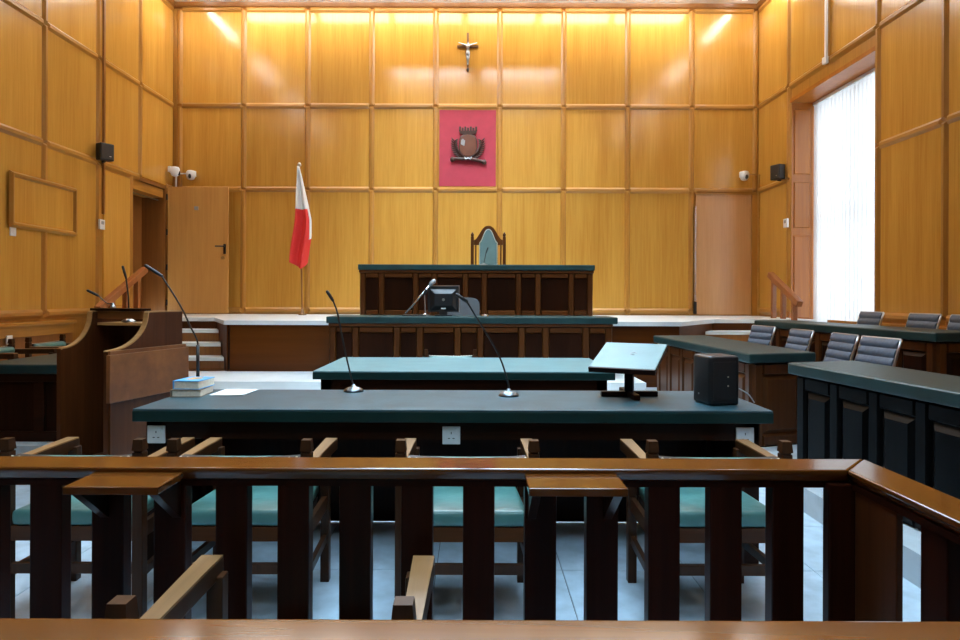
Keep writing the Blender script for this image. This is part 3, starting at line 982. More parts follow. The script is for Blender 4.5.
# ------------------------------------------------------------------ office chairs with ribbed backs
def make_rib_chair():
    t = thing('office_chair', 'x', 'chair')
    # local: faces -x; back leans to +x
    z0, z1 = 0.43, 0.845
    lean = 0.115

    def bx(z):
        f = (z - z0) / (z1 - z0)
        return 0.20 + lean * f ** 1.1

    def back(b):
        n = 36
        a, c = [], []
        for k in range(n + 1):
            z = z0 + (z1 - z0) * k / n
            rib = 0.014 * abs(math.sin(math.pi * 6 * k / n))
            a.append((bx(z) - rib, z)); c.append((bx(z) + 0.012 + rib * 0.6, z))
        prism(b, a + c[::-1], -0.195, 0.195, 'y')
    part('backrest', BLUEG, t, back)

    def seat(b):
        n = 30
        a, c = [], []
        for k in range(n + 1):
            x = -0.13 + 0.34 * k / n
            z = 0.43 + 0.03 * (k / n - 0.5) ** 2
            rib = 0.012 * abs(math.sin(math.pi * 5 * k / n))
            a.append((x, z + rib)); c.append((x, z - 0.03))
        prism(b, a + c[::-1], -0.195, 0.195, 'y')
    part('seat', BLUEG, t, seat)
    for s in (-1, 1):
        pts = [(-0.15, s * 0.205, 0.435), (0.15, s * 0.205, 0.42), (0.205, s * 0.205, 0.46)] + [(bx(z0 + (z1 - z0) * k / 6) + 0.006, s * 0.205, z0 + (z1 - z0) * k / 6) for k in range(1, 7)]
        part('side_frame', STEEL, t, lambda b: tube(b, pts, 0.010, 8), smooth=True)
    part('top_bar', STEEL, t, lambda b: tube(b, [(bx(z1) + 0.006, -0.205, z1), (bx(z1) + 0.006, 0.205, z1)], 0.008, 8))
    part('column', BLKM, t, lambda b: lathe(b, [(0.03, 0.09), (0.03, 0.25), (0.018, 0.26), (0.018, 0.41)], (0.06, 0, 0), 12))
    bs = None
    for k in range(5):
        a = 2 * math.pi * k / 5
        p = (0.06 + 0.21 * math.cos(a), 0.21 * math.sin(a))
        ft = part('base_arm', CHROME, t, lambda b: obox(b, (0.06, 0, 0.10), (p[0], p[1], 0.075), 0.035, 0.025), 0.004)
        part('caster', BLKP, ft, lambda b: tube(b, [(p[0] - 0.02 * math.sin(a), p[1] + 0.02 * math.cos(a), 0.030), (p[0] + 0.02 * math.sin(a), p[1] - 0.02 * math.cos(a), 0.030)], 0.030, 10))
    return t


rc = make_rib_chair()
rspecs = [
    ('ribbed blue grey office chair half hidden at the far end of the middle desk', 2.80, 6.86, 0.15, 8),
    ('ribbed blue grey office chair behind the middle desk, second from its far end', 2.81, 6.12, 0.15, 0),
    ('ribbed blue grey office chair behind the gap between the middle and nearest desks', 2.82, 5.44, 0.15, -3),
    ('ribbed blue grey office chair just left of the far end of the nearest desk', 2.81, 4.90, 0.15, 5),
    ('ribbed blue grey office chair against the window blind, behind the upper desk', 4.16, 7.22, 0.30, 0),
    ('ribbed blue grey office chair behind the upper desk, below the large wall panel', 4.18, 6.38, 0.30, 3),
    ('ribbed blue grey office chair behind the upper desk, cut by the photo edge', 4.20, 5.86, 0.30, 0),
    ('ribbed blue grey office chair behind the nearest desk, a sliver at the photo edge', 3.12, 4.15, 0.15, 6),
]
for i, (lb, x, y, z, a) in enumerate(rspecs):
    o = rc if i == 0 else copy_tree(rc)
    o.location = (x, y, z)
    o.rotation_euler = (0, 0, R(a))
    o['label'] = lb
    o['group'] = 'ribbed office chairs'

# ------------------------------------------------------------------ witness box
UB = Vector((0.255, 0.967)).normalized()
WA = math.atan2(-UB.x, UB.y)
wx = thing('witness_box', 'dark wooden witness box with curved sides and a knotty board', 'witness box', (-2.45, 4.23, 0.0), WA)


def side_profile(y0):
    pr = [(y0, 0.0), (y0, 0.925), (y0 + 0.02, 0.93)]
    for k in range(1, 13):
        a = math.pi / 2 * k / 12
        pr.append((y0 + 0.02 + (0.37 - y0) * math.sin(a), 0.93 + 0.245 * (1 - math.cos(a))))
    pr += [(0.40, 1.185), (0.74, 1.185), (0.74, 0.0)]
    return pr


for x0, y0_, mat in ((-0.035, 0.03, WITN), (-0.535, 0.13, WITN)):
    SP = side_profile(y0_)
    sp = part('side_panel', mat, wx, lambda b: prism(b, SP, x0, x0 + 0.035, 'x'))

    def edge(b):
        top = SP[1:-1]
        for (a, c) in zip(top, top[1:]):
            obox(b, (x0 + 0.0175, a[0], a[1]), (x0 + 0.0175, c[0], c[1]), 0.038, 0.010, up=(0, -0.3, 1))
    part('edge_trim', EDGEW, sp, edge)
part('front_panel', WITN, wx, lambda b: box(b, -0.535, 0.0, 0.70, 0.735, 0.0, 1.18))
part('ledge', MAHO, wx, lambda b: box(b, -0.55, -0.10, 0.42, 0.53, 1.187, 1.207), 0.004)
part('apron', WITP, wx, lambda b: box(b, -0.50, -0.035, 0.44, 0.46, 1.13, 1.185))
part('inner_shelf', EDGEW, wx, lambda b: box(b, -0.50, -0.035, 0.44, 0.70, 1.08, 1.10))
part('floor_board', WITN, wx, lambda b: box(b, -0.50, -0.035, 0.14, 0.70, 0.0, 0.12))
part('board', WITP, wx, lambda b: box(b, 0.002, 0.032, 0.015, 0.775, 0.585, 0.905), 0.004)['label'] = 'knotty reddish plank board on the side of the box'
part('board', WITP, wx, lambda b: box(b, 0.0, 0.02, 0.03, 0.76, 0.905, 0.930), 0.003)
part('lower_panel', MAHO_F, wx, lambda b: box(b, 0.0, 0.012, 0.04, 0.74, 0.0, 0.60))


# ------------------------------------------------------------------ microphones
def gooseneck(label, base, pts, head, r=0.005, base_r=0.056, lower=None, cap=BLKM):
    """base is the foot; pts the stem, head the end point, all in world metres"""
    B = Vector(base)
    t = thing('gooseneck_microphone', label, 'microphone', base)
    part('base', cap, t, lambda b: lathe(b, [(base_r, 0), (base_r, 0.006), (base_r * 0.9, 0.014), (base_r * 0.55, 0.024), (base_r * 0.25, 0.029), (0.008, 0.040)], seg=22), smooth=True)
    P = [Vector((0, 0, 0.036))] + [Vector(p) - B for p in pts]
    sm = smooth_path(P, 7)
    part('stem', BLKM, t, lambda b: tube(b, sm, r, 7), smooth=True)
    if lower:
        part('lower_stem', BLKM, t, lambda b: tube(b, [P[0], Vector(lower) - B], r * 1.9, 8), smooth=True)
    e = P[-1]
    h = Vector(head) - B
    d = (h - e)
    part('head', BLKP, t, lambda b: tube(b, [e - d * 0.1, e, e + d * 0.25, e + d * 0.9, h], [r, 0.008, 0.0095, 0.0095, 0.005], 10), smooth=True)
    return t


gooseneck('black gooseneck microphone left of centre on the long table', (-0.69, 3.645, 0.76), [(-0.703, 3.655, 0.83), (-0.743, 3.655, 0.997), (-0.783, 3.655, 1.197), (-0.811, 3.655, 1.277)], (-0.846, 3.645, 1.334), cap=MICB)
gooseneck('black gooseneck microphone right of centre on the long table, bent left', (0.186, 3.50, 0.76), [(0.18, 3.50, 0.84), (0.137, 3.50, 0.97), (0.071, 3.50, 1.09), (0.011, 3.50, 1.185), (-0.045, 3.50, 1.275)], (-0.106, 3.49, 1.317), cap=MICB)
gooseneck('long black gooseneck microphone rising behind the stacked books', (-1.585, 3.665, 0.76), [(-1.585, 3.665, 0.90), (-1.582, 3.655, 1.03), (-1.61, 3.62, 1.13), (-1.665, 3.60, 1.26), (-1.765, 3.60, 1.415)], (-1.855, 3.59, 1.474), lower=(-1.582, 3.655, 1.02), base_r=0.045)
# microphones of the witness box
gooseneck('black gooseneck microphone standing on the witness box shelf', (-2.626, 4.855, 1.10), [(-2.626, 4.855, 1.18), (-2.630, 4.855, 1.30), (-2.648, 4.855, 1.437)], (-2.672, 4.85, 1.528), r=0.006, base_r=0.05, cap=STEEL)
gooseneck('thin microphone leaning left over the witness box ledge', (-2.715, 4.80, 1.207), [(-2.76, 4.80, 1.245), (-2.82, 4.79, 1.30)], (-2.90, 4.78, 1.342), r=0.004, base_r=0.02, cap=STEEL)
gooseneck('thin silver microphone before the green backed chair on the judge bench', (0.13, 9.70, PLAT + 0.785), [(0.14, 9.70, PLAT + 0.86), (0.165, 9.70, PLAT + 0.98)], (0.195, 9.68, PLAT + 1.06), r=0.006, base_r=0.08, cap=STEEL)

# ------------------------------------------------------------------ clerk bench: monitor, boom microphone, chair behind
CT = 1.06
mo = thing('computer_monitor', 'black computer monitor seen from behind on the clerk bench', 'monitor', (-0.40, 8.08, CT), R(4))
part('casing', BLKP, mo, lambda b: prism(b, [(-0.195, 0.05), (0.195, 0.05), (0.195, 0.375), (-0.195, 0.375)], -0.015, 0.015, 'y'), 0.006)
part('rear_bulge', BLKP, mo, lambda b: frustum(b, (0, -0.014, 0.205), (1, 0, 0), (0, 0, 1), (0, -1, 0), 0.34, 0.27, 0.05, 0.06), 0.006)
part('frame_edge', STEEL, mo, lambda b: (box(b, -0.20, 0.20, -0.018, 0.018, 0.375, 0.386), box(b, 0.195, 0.204, -0.018, 0.018, 0.05, 0.386)))
part('badge', STEEL, mo, lambda b: tube(b, [(0, -0.064, 0.205), (0, -0.067, 0.205)], 0.018, 14))
part('vent_label', WHITEP, mo, lambda b: box(b, -0.03, 0.03, -0.052, -0.045, 0.088, 0.104))
part('stand', BLKP, mo, lambda b: (box(b, -0.05, 0.05, -0.03, 0.01, 0.01, 0.12), box(b, -0.11, 0.11, -0.09, 0.09, 0.0, 0.014)))

bmk = thing('boom_microphone', 'silver boom microphone leaning beside the monitor', 'microphone', (-0.62, 7.98, CT))
part('base', BLKM, bmk, lambda b: box(b, -0.28, 0.02, -0.07, 0.07, 0.0, 0.018), 0.006)
part('foot', CHROME, bmk, lambda b: lathe(b, [(0.06, 0), (0.06, 0.012), (0.02, 0.03), (0.01, 0.04)], seg=16))
part('upright', STEEL, bmk, lambda b: tube(b, [(0.0, 0, 0.03), (-0.01, 0, 0.27)], 0.007))
part('boom', CHROME, bmk, lambda b: tube(b, [(-0.25, 0, 0.03), (0.07, 0, 0.40)], 0.012), smooth=True)
part('clip', BLKP, bmk, lambda b: tube(b, [(-0.02, 0, 0.27), (0.02, 0, 0.33)], 0.022))
part('head', GREYP, bmk, lambda b: tube(b, [(0.05, 0, 0.377), (0.075, 0, 0.405), (0.11, 0, 0.440), (0.125, 0, 0.455)], [0.014, 0.028, 0.030, 0.014], 12), smooth=True)
part('cable_puck', CHROME, thing('cable_hub', 'small silver puck at the right of the clerk bench monitor', 'hub', (0.13, 8.05, CT)), lambda b: lathe(b, [(0.05, 0), (0.045, 0.015), (0.02, 0.025)], seg=16))

oc = thing('office_chair', 'grey fabric office chair behind the clerk bench monitor', 'chair', (-0.16, 8.82, LOW))


def grey_back(b):
    poly = []
    for k in range(13):
        a = math.pi * k / 12
        poly.append((0.225 * math.copysign(abs(math.cos(a)) ** 0.55, math.cos(a)), 0.80 + 0.155 * math.sin(a) ** 0.6))
    poly = [(0.21, 0.50)] + poly + [(-0.21, 0.50)]
    prism(b, poly, -0.02, 0.05, 'y')


part('backrest', GREYF, oc, grey_back, 0.01)
part('seat', GREYF, oc, lambda b: box(b, -0.23, 0.23, -0.40, 0.02, 0.41, 0.48), 0.02, 3)
part('back_stem', BLKP, oc, lambda b: box(b, -0.03, 0.03, 0.04, 0.07, 0.40, 0.60))
part('column', BLKM, oc, lambda b: lathe(b, [(0.03, 0.08), (0.03, 0.41)], (0, -0.19, 0), 12))
for k in range(5):
    a = 2 * math.pi * k / 5 + 0.3
    part('base_arm', BLKP, oc, lambda b: obox(b, (0, -0.19, 0.09), (0.25 * math.cos(a), -0.19 + 0.25 * math.sin(a), 0.03), 0.04, 0.05), 0.004)

# ------------------------------------------------------------------ judge chair
jc = thing('judge_chair', 'tall arched judge chair with green leather back behind the judge bench', 'chair', (0.215, 10.48, PLAT))


def arch(wid, sh, top, bot, k=16, waist=0.62):
    """half-symmetric outline: straight sides, curved shoulders, arched head"""
    pts = [(-wid, bot), (-wid, sh)]
    for i in range(1, k):
        f = i / k
        x = -wid + 2 * wid * f
        u = abs(2 * f - 1)
        z = sh + (top - sh) * (0.5 + 0.5 * math.cos(math.pi * min(1, u ** 1.3)))
        pts.append((x, z))
    pts += [(wid, sh), (wid, bot)]
    return pts


for s in (-1, 1):
    pst = part('post', MAHO_F, jc, lambda b: box(b, s * 0.262 - 0.026, s * 0.262 + 0.026, -0.026, 0.026, 0, 1.30), 0.006)
    part('finial', MAHO_F, pst, lambda b: lathe(b, [(0.014, 1.298), (0.026, 1.315), (0.027, 1.335), (0.012, 1.36), (0.003, 1.375)], (s * 0.262, 0, 0), 12), smooth=True)
    part('front_leg', MAHO_F, jc, lambda b: box(b, s * 0.262 - 0.026, s * 0.262 + 0.026, -0.466, -0.414, 0, 0.64), 0.006)
    part('armrest', MAHO_F, jc, lambda b: box(b, s * 0.262 - 0.03, s * 0.262 + 0.03, -0.47, -0.02, 0.64, 0.675), 0.008)
    part('spindle', MAHO_F, jc, lambda b: box(b, s * 0.205 - 0.012, s * 0.205 + 0.012, -0.012, 0.012, 0.45, 1.22), 0.003)


def jc_frame(b):
    o = arch(0.235, 1.24, 1.475, 1.16)
    i = arch(0.150, 1.20, 1.425, 1.16)
    n = len(o)
    vo = [[b.verts.new((x, y, z)) for x, z in o] for y in (-0.02, 0.02)]
    vi = [[b.verts.new((x, y, z)) for x, z in i] for y in (-0.02, 0.02)]
    for k in range(n - 1):
        b.faces.new((vo[0][k], vo[0][k + 1], vi[0][k + 1], vi[0][k]))
        b.faces.new((vo[1][k], vi[1][k], vi[1][k + 1], vo[1][k + 1]))
        b.faces.new((vo[0][k], vo[1][k], vo[1][k + 1], vo[0][k + 1]))
        b.faces.new((vi[0][k], vi[0][k + 1], vi[1][k + 1], vi[1][k]))
    for k in (0, n - 1):
        b.faces.new((vo[0][k], vi[0][k], vi[1][k], vo[1][k]))


part('back_frame', MAHO_F, jc, jc_frame)
part('backrest', BACKG, jc, lambda b: prism(b, arch(0.152, 1.20, 1.425, 0.50), -0.035, 0.012, 'y'), 0.006)
part('stud_row', BRASS, jc, lambda b: tube(b, [(x, -0.036, z) for x, z in arch(0.143, 1.195, 1.412, 0.52)], 0.006, 6))
part('seat', BACKG, jc, lambda b: box(b, -0.25, 0.25, -0.47, -0.03, 0.40, 0.50), 0.02, 3)

# ------------------------------------------------------------------ things on the long table
TT = 0.76
bk = thing('book', 'thick tan book lying under the blue one on the long table', 'book', (-1.548, 3.51, TT), R(3))
part('pages', PAGES, bk, lambda b: box(b, -0.070, 0.078, -0.092, 0.094, 0.004, 0.036))
part('cover', TANB, bk, lambda b: (box(b, -0.078, 0.080, -0.096, 0.098, 0.0, 0.004), box(b, -0.078, 0.080, -0.096, 0.098, 0.036, 0.040), box(b, -0.080, -0.074, -0.096, 0.098, 0.0, 0.040)))
bk2 = thing('book', 'blue covered book on top of the tan book', 'book', (-1.540, 3.515, TT + 0.040), R(-4))
part('pages', PAGES, bk2, lambda b: box(b, -0.064, 0.070, -0.088, 0.086, 0.004, 0.042))
part('cover', BLUEB, bk2, lambda b: (box(b, -0.070, 0.072, -0.090, 0.090, 0.042, 0.046), box(b, -0.070, 0.072, -0.090, 0.090, 0.0, 0.004), box(b, -0.072, -0.066, -0.090, 0.090, 0.0, 0.046)))
part('cover_print', YELLB, bk2, lambda b: (prism(b, [(-0.04, -0.02), (0.0, -0.05), (0.04, 0.01), (0.02, 0.06), (-0.03, 0.05)], 0.046, 0.0468)))
pp = thing('paper_sheets', 'loose white sheets of paper beside the stacked books', 'paper', (-1.345, 3.59, TT), R(-2))


def sheet(b):
    vs = [[b.verts.new((-0.095 + 0.19 * i / 8, -0.115 + 0.23 * j / 8, 0.002 + 0.010 * max(0, i / 8 - 0.6) * (1 - j / 8))) for i in range(9)] for j in range(9)]
    v2 = [[b.verts.new((v.co.x, v.co.y, v.co.z + 0.001)) for v in r_] for r_ in vs]
    for j in range(8):
        for i in range(8):
            b.faces.new((vs[j][i], vs[j + 1][i], vs[j + 1][i + 1], vs[j][i + 1]))
            b.faces.new((v2[j][i], v2[j][i + 1], v2[j + 1][i + 1], v2[j + 1][i]))
    for i in range(8):
        b.faces.new((vs[0][i], vs[0][i + 1], v2[0][i + 1], v2[0][i]))
        b.faces.new((vs[8][i + 1], vs[8][i], v2[8][i], v2[8][i + 1]))
        b.faces.new((vs[i + 1][0], vs[i][0], v2[i][0], v2[i + 1][0]))
        b.faces.new((vs[i][8], vs[i + 1][8], v2[i + 1][8], v2[i][8]))


part('sheet', PAPER, pp, sheet)
s2 = part('sheet', PAPER, pp, lambda b: box(b, -0.09, 0.09, -0.11, 0.11, 0.0, 0.0015))
s2.rotation_euler = (0, 0, R(3))

# bookstand
bs = thing('bookstand', 'tilted green topped wooden bookstand on the long table', 'bookstand', (0.845, 3.50, TT), R(-26))
part('post', BLACKW, bs, lambda b: box(b, -0.022, 0.022, -0.022, 0.022, 0.02, 0.20), 0.003)
for a in (R(28), R(118)):
    c_, s_ = math.cos(a), math.sin(a)
    part('foot', MAHO, bs, lambda b: obox(b, (-0.155 * c_, -0.155 * s_, 0.015), (0.155 * c_, 0.155 * s_, 0.015), 0.034, 0.030), 0.006)
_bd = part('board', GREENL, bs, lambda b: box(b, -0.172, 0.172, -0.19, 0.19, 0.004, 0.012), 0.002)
_bd.location = (0, 0.0, 0.215); _bd.rotation_euler = (R(16), 0, 0)
_u = part('board_underside', MAHO, _bd, lambda b: box(b, -0.174, 0.174, -0.192, 0.192, -0.012, 0.003), 0.002)
_l = part('ledge', MAHO, _bd, lambda b: box(b, -0.174, 0.174, -0.205, -0.19, -0.016, 0.012), 0.003)
part('ring_mark', GREYP, _bd, lambda b: tube(b, [(0.02 + 0.016 * math.cos(k * math.pi / 6), 0.02 + 0.016 * math.sin(k * math.pi / 6), 0.0125) for k in range(11)], 0.0015, 5))
_br = part('brace', MAHO, bs, lambda b: box(b, -0.05, 0.05, -0.08, 0.08, 0.185, 0.20), 0.003)

# black speaker box on the table
sp = thing('speaker_box', 'black rounded speaker box standing at the right of the long table', 'speaker', (1.235, 3.28, TT), R(10))
part('casing', BLKP, sp, lambda b: box(b, -0.082, 0.082, -0.085, 0.085, 0.0, 0.25), 0.022, 4, True)
part('grille', BLKM, sp, lambda b: box(b, -0.062, 0.062, -0.088, -0.083, 0.03, 0.22), 0.004)
for z in (0.10, 0.145):
    part('button', BRASS, sp, lambda b: tube(b, [(0.015, -0.088, z), (0.015, -0.091, z)], 0.004, 8))
part('logo_badge', STEEL, sp, lambda b: tube(b, [(-0.084, 0.02, 0.05), (-0.081, 0.02, 0.05)], 0.005, 8))
part('cable', GREYP, sp, lambda b: tube(b, smooth_path([(0.08, 0.0, 0.085), (0.11, 0.0, 0.08), (0.16, -0.03, 0.05), (0.185, -0.05, 0.006)], 5), 0.003, 6))

# ------------------------------------------------------------------ coat of arms
ca = thing('coat_of_arms', 'dark carved wooden coat of arms with crown on the crimson panel', 'coat of arms', (-0.13, YB - 0.02, 3.93))


def shield_poly(w, h):
    pts = []
    for k in range(24):
        a = 2 * math.pi * k / 24
        x = w * math.copysign(abs(math.cos(a)) ** 0.75, math.cos(a))
        z = h * math.sin(a)
        if z > 0:
            z = h * abs(math.sin(a)) ** 0.7
        else:
            z = -h * abs(math.sin(a)) ** 0.95
        pts.append((x, z))
    return pts


part('shield', CRESTS, ca, lambda b: prism(b, shield_poly(0.145, 0.19), -0.075, -0.01, 'y'), 0.012)
part('shield_border', CRESTD, ca, lambda b: tube(b, [(x * 1.03, -0.06, z * 1.03) for x, z in shield_poly(0.145, 0.19)] + [(0.1494, -0.06, 0.0)], 0.014, 6))
part('shield_corner', SILVER, ca, lambda b: prism(b, [(-0.125, 0.02), (-0.065, -0.01), (-0.05, 0.08), (-0.09, 0.115), (-0.12, 0.09)], -0.086, -0.07, 'y'))['label'] = 'pale polished quarter of the shield'


def crown(b):
    prism(b, [(-0.13, 0.20), (0.13, 0.20), (0.155, 0.26), (-0.155, 0.26)], -0.07, -0.01, 'y')


cr = part('crown', CRESTD, ca, crown, 0.006)
for k in range(7):
    x = -0.14 + 0.28 * k / 6
    h = 0.32 if k % 2 == 0 else 0.30
    part('turret', CRESTD, cr, lambda b: box(b, x - 0.018, x + 0.018, -0.075, -0.03, 0.25, h + 0.01), 0.004)
for s in (-1, 1):
    br = part('branch', CRESTD, ca, lambda b: tube(b, [(s * (0.05 + 0.19 * math.sin(t_)), -0.03, -0.20 + 0.32 * (1 - math.cos(t_)) / 1.35) for t_ in [k * 0.2 for k in range(10)]], 0.010, 6))
    for k in range(11):
        t_ = 0.25 + k * 0.15
        c0 = Vector((s * (0.05 + 0.19 * math.sin(t_)), -0.04, -0.20 + 0.32 * (1 - math.cos(t_)) / 1.35))
        for q in (-1, 1):
            tg = Vector((s * 0.19 * math.cos(t_), 0, 0.237 * math.sin(t_))).normalized()
            nm = Vector((tg.z, 0, -tg.x))
            d = (tg * 0.6 + nm * q * 0.75 + Vector((0, -0.25, 0))).normalized()
            part('leaf', CRESTD, br, lambda b: tube(b, [c0, c0 + d * 0.025, c0 + d * 0.052, c0 + d * 0.085], [0.004, 0.015, 0.013, 0.002], 6), smooth=True)
part('scroll', CRESTD, ca, lambda b: tube(b, smooth_path([(-0.27, -0.04, -0.245), (-0.20, -0.05, -0.225), (-0.09, -0.06, -0.235), (0, -0.07, -0.225), (0.10, -0.06, -0.24), (0.20, -0.05, -0.26), (0.28, -0.04, -0.285)], 4), 0.028, 8), smooth=True)
for x, z in ((-0.275, -0.24), (0.285, -0.285)):
    part('scroll_end', CRESTD, ca, lambda b: lathe(b, [(0.01, -0.045), (0.035, -0.03), (0.04, 0.01), (0.02, 0.045)], (x, -0.045, z), 10), smooth=True)
part('ribbon', SILVER, ca, lambda b: tube(b, smooth_path([(-0.06, -0.09, -0.20), (-0.04, -0.10, -0.245), (0, -0.10, -0.225), (0.04, -0.10, -0.245), (0.06, -0.09, -0.20)], 4), 0.010, 6), smooth=True)

# ------------------------------------------------------------------ crucifix
cx = thing('crucifix', 'wooden crucifix with silver figure high on the panelled wall', 'crucifix', (-0.14, YB - 0.014, 5.57))
part('cross_post', CROSSW, cx, lambda b: box(b, -0.019, 0.019, -0.024, 0.0, -0.34, 0.34), 0.003)
part('cross_bar', CROSSW, cx, lambda b: box(b, -0.185, 0.185, -0.026, 0.0, 0.085, 0.125), 0.003)
part('base_knob', BLKM, cx, lambda b: lathe(b, [(0.01, -0.33), (0.024, -0.32), (0.024, -0.29), (0.01, -0.28)], (0, -0.03, 0), 10))
# the figure: one continuous skinned body
me = bpy.data.meshes.new('figure')
J = [(0, -0.050, -0.02), (0, -0.052, 0.06), (0, -0.052, 0.105), (0.0, -0.055, 0.135), (0.012, -0.062, 0.165),
     (-0.045, -0.050, 0.115), (-0.10, -0.046, 0.135), (-0.165, -0.038, 0.160), (0.045, -0.050, 0.115), (0.10, -0.046, 0.135), (0.165, -0.038, 0.160),
     (-0.018, -0.055, -0.05), (-0.012, -0.072, -0.125), (-0.004, -0.045, -0.20), (-0.003, -0.055, -0.235),
     (0.020, -0.055, -0.05), (0.016, -0.075, -0.125), (0.006, -0.052, -0.20), (0.004, -0.064, -0.235)]
E = [(0, 1), (1, 2), (2, 3), (3, 4), (2, 5), (5, 6), (6, 7), (2, 8), (8, 9), (9, 10), (0, 11), (11, 12), (12, 13), (13, 14), (0, 15), (15, 16), (16, 17), (17, 18)]
RR = [0.026, 0.028, 0.026, 0.011, 0.021, 0.015, 0.010, 0.008, 0.015, 0.010, 0.008, 0.020, 0.015, 0.010, 0.008, 0.020, 0.015, 0.010, 0.008]
me.from_pydata(J, E, [])
fig = bpy.data.objects.new('figure', me)
COL.objects.link(fig)
fig.parent = cx
me.materials.append(SILVER)
sk = fig.modifiers.new('skin', 'SKIN')
for i, v in enumerate(me.skin_vertices[0].data):
    v.radius = (RR[i], RR[i])
    v.use_root = (i == 0)
sb = fig.modifiers.new('subdivision', 'SUBSURF')
sb.levels = 1
sb.render_levels = 1
part('loincloth', SILVER, cx, lambda b: lathe(b, [(0.030, -0.075), (0.036, -0.05), (0.034, -0.015), (0.028, 0.0)], (0, -0.054, 0), 12), smooth=True)

# ------------------------------------------------------------------ flag
fg = thing('flag', 'white and red flag hanging from a pole against the back wall', 'flag', (-2.93, 10.72, PLAT))
part('pole', BROWN, fg, lambda b: tube(b, [(0.04, 0, 0.02), (-0.02, 0, 2.50)], 0.016, 10))
part('finial', BRASS, fg, lambda b: lathe(b, [(0.016, 2.49), (0.035, 2.50), (0.03, 2.53), (0.012, 2.555)], (-0.02, 0, 0), 12), smooth=True)
part('base', BROWN, fg, lambda b: lathe(b, [(0.07, 0), (0.06, 0.02), (0.03, 0.03), (0.02, 0.10)], (0.04, 0, 0), 20), smooth=True)
NR_, NC_ = 36, 20


def fl_pt(i, j):
    """i down the fall 0..1, j across 0..1"""
    zt = 2.475
    lx = -0.035 - 0.10 * i ** 1.6 - 0.02 * math.sin(i * 9) * i
    rx = 0.0 + 0.20 * min(1.0, i / 0.55) ** 0.9 * (1.0 - 0.35 * max(0, i - 0.72) / 0.28)
    zl = zt - 1.60 * i
    dz = -0.16 * j * i ** 3 * (1 if j < 0.7 else (1 - (j - 0.7) * 3.2))
    x = lx + (rx - lx) * j
    y = -0.085 - (0.025 + 0.04 * i) * math.sin(j * 9.5 + 1.4 * i)
    return (x, y, zl + dz)


def flag_cells(b, want):
    vs = {}

    def V(i, j, k):
        if (i, j, k) not in vs:
            p = fl_pt(i / NR_, j / NC_)
            vs[(i, j, k)] = b.verts.new((p[0], p[1] + 0.004 * k, p[2]))
        return vs[(i, j, k)]
    cells = set()
    for i in range(NR_):
        for j in range(NC_):
            f, g = (i + 0.5) / NR_, (j + 0.5) / NC_
            red = f > 0.455 and g < (0.90 if f < 0.74 else 2)
            if f > 0.455 and f < 0.74 and g >= 0.90:
                red = False
            if red == want:
                cells.add((i, j))
    for (i, j) in cells:
        b.faces.new((V(i, j, 0), V(i, j + 1, 0), V(i + 1, j + 1, 0), V(i + 1, j, 0)))
        b.faces.new((V(i, j, 1), V(i + 1, j, 1), V(i + 1, j + 1, 1), V(i, j + 1, 1)))
        for (di, dj, a, c) in ((-1, 0, (i, j), (i, j + 1)), (1, 0, (i + 1, j + 1), (i + 1, j)), (0, -1, (i + 1, j), (i, j)), (0, 1, (i, j + 1), (i + 1, j + 1))):
            if (i + di, j + dj) not in cells:
                b.faces.new((V(*a, 0), V(*a, 1), V(*c, 1), V(*c, 0)))


part('white_field', FLAGW, fg, lambda b: flag_cells(b, False), smooth=True)
part('red_field', FLAGR, fg, lambda b: flag_cells(b, True), smooth=True)


# ------------------------------------------------------------------ wall devices
def wall_speaker(label, loc, rz):
    t = thing('wall_speaker', label, 'speaker', loc, rz, 'small wall speakers')
    t.scale = (0.84, 0.84, 0.84)
    part('casing', BLKP, t, lambda b: box(b, -0.115, 0.115, -0.20, -0.05, -0.14, 0.14), 0.018, 3)
    part('grille', BLKM, t, lambda b: box(b, -0.095, 0.095, -0.206, -0.198, -0.12, 0.12), 0.004)
    part('bracket', BLKM, t, lambda b: (box(b, -0.03, 0.03, -0.06, 0.0, -0.05, 0.05), box(b, -0.015, 0.015, -0.12, -0.05, -0.165, -0.14)))
    part('badge', STEEL, t, lambda b: box(b, 0.03, 0.06, -0.2085, -0.2055, -0.08, -0.068))


wall_speaker('small black speaker on the left wall above the thermostat', (XL + 0.045, 8.98, 3.30), R(58))
wall_speaker('small black speaker on the right wall beside the window', (XR - 0.045, 10.22, 3.30), R(-68))


def dome(label, loc, n):
    t = thing('security_camera', label, 'camera', loc, math.atan2(n[0], -n[1]), 'white dome cameras')
    part('mount', WHITEP, t, lambda b: box(b, -0.055, 0.055, -0.05, 0.0, 0.0, 0.10), 0.012)
    d = part('housing', WHITEP, t, lambda b: lathe(b, [(0.02, -0.07), (0.055, -0.055), (0.075, -0.01), (0.078, 0.06), (0.06, 0.09), (0.02, 0.10)], (0, -0.10, 0), 18), smooth=True)
    part('lens', BLKP, d, lambda b: lathe(b, [(0.003, -0.045), (0.022, -0.03), (0.028, 0.0), (0.02, 0.03), (0.003, 0.04)], (0.01, -0.162, -0.01), 12), smooth=True)


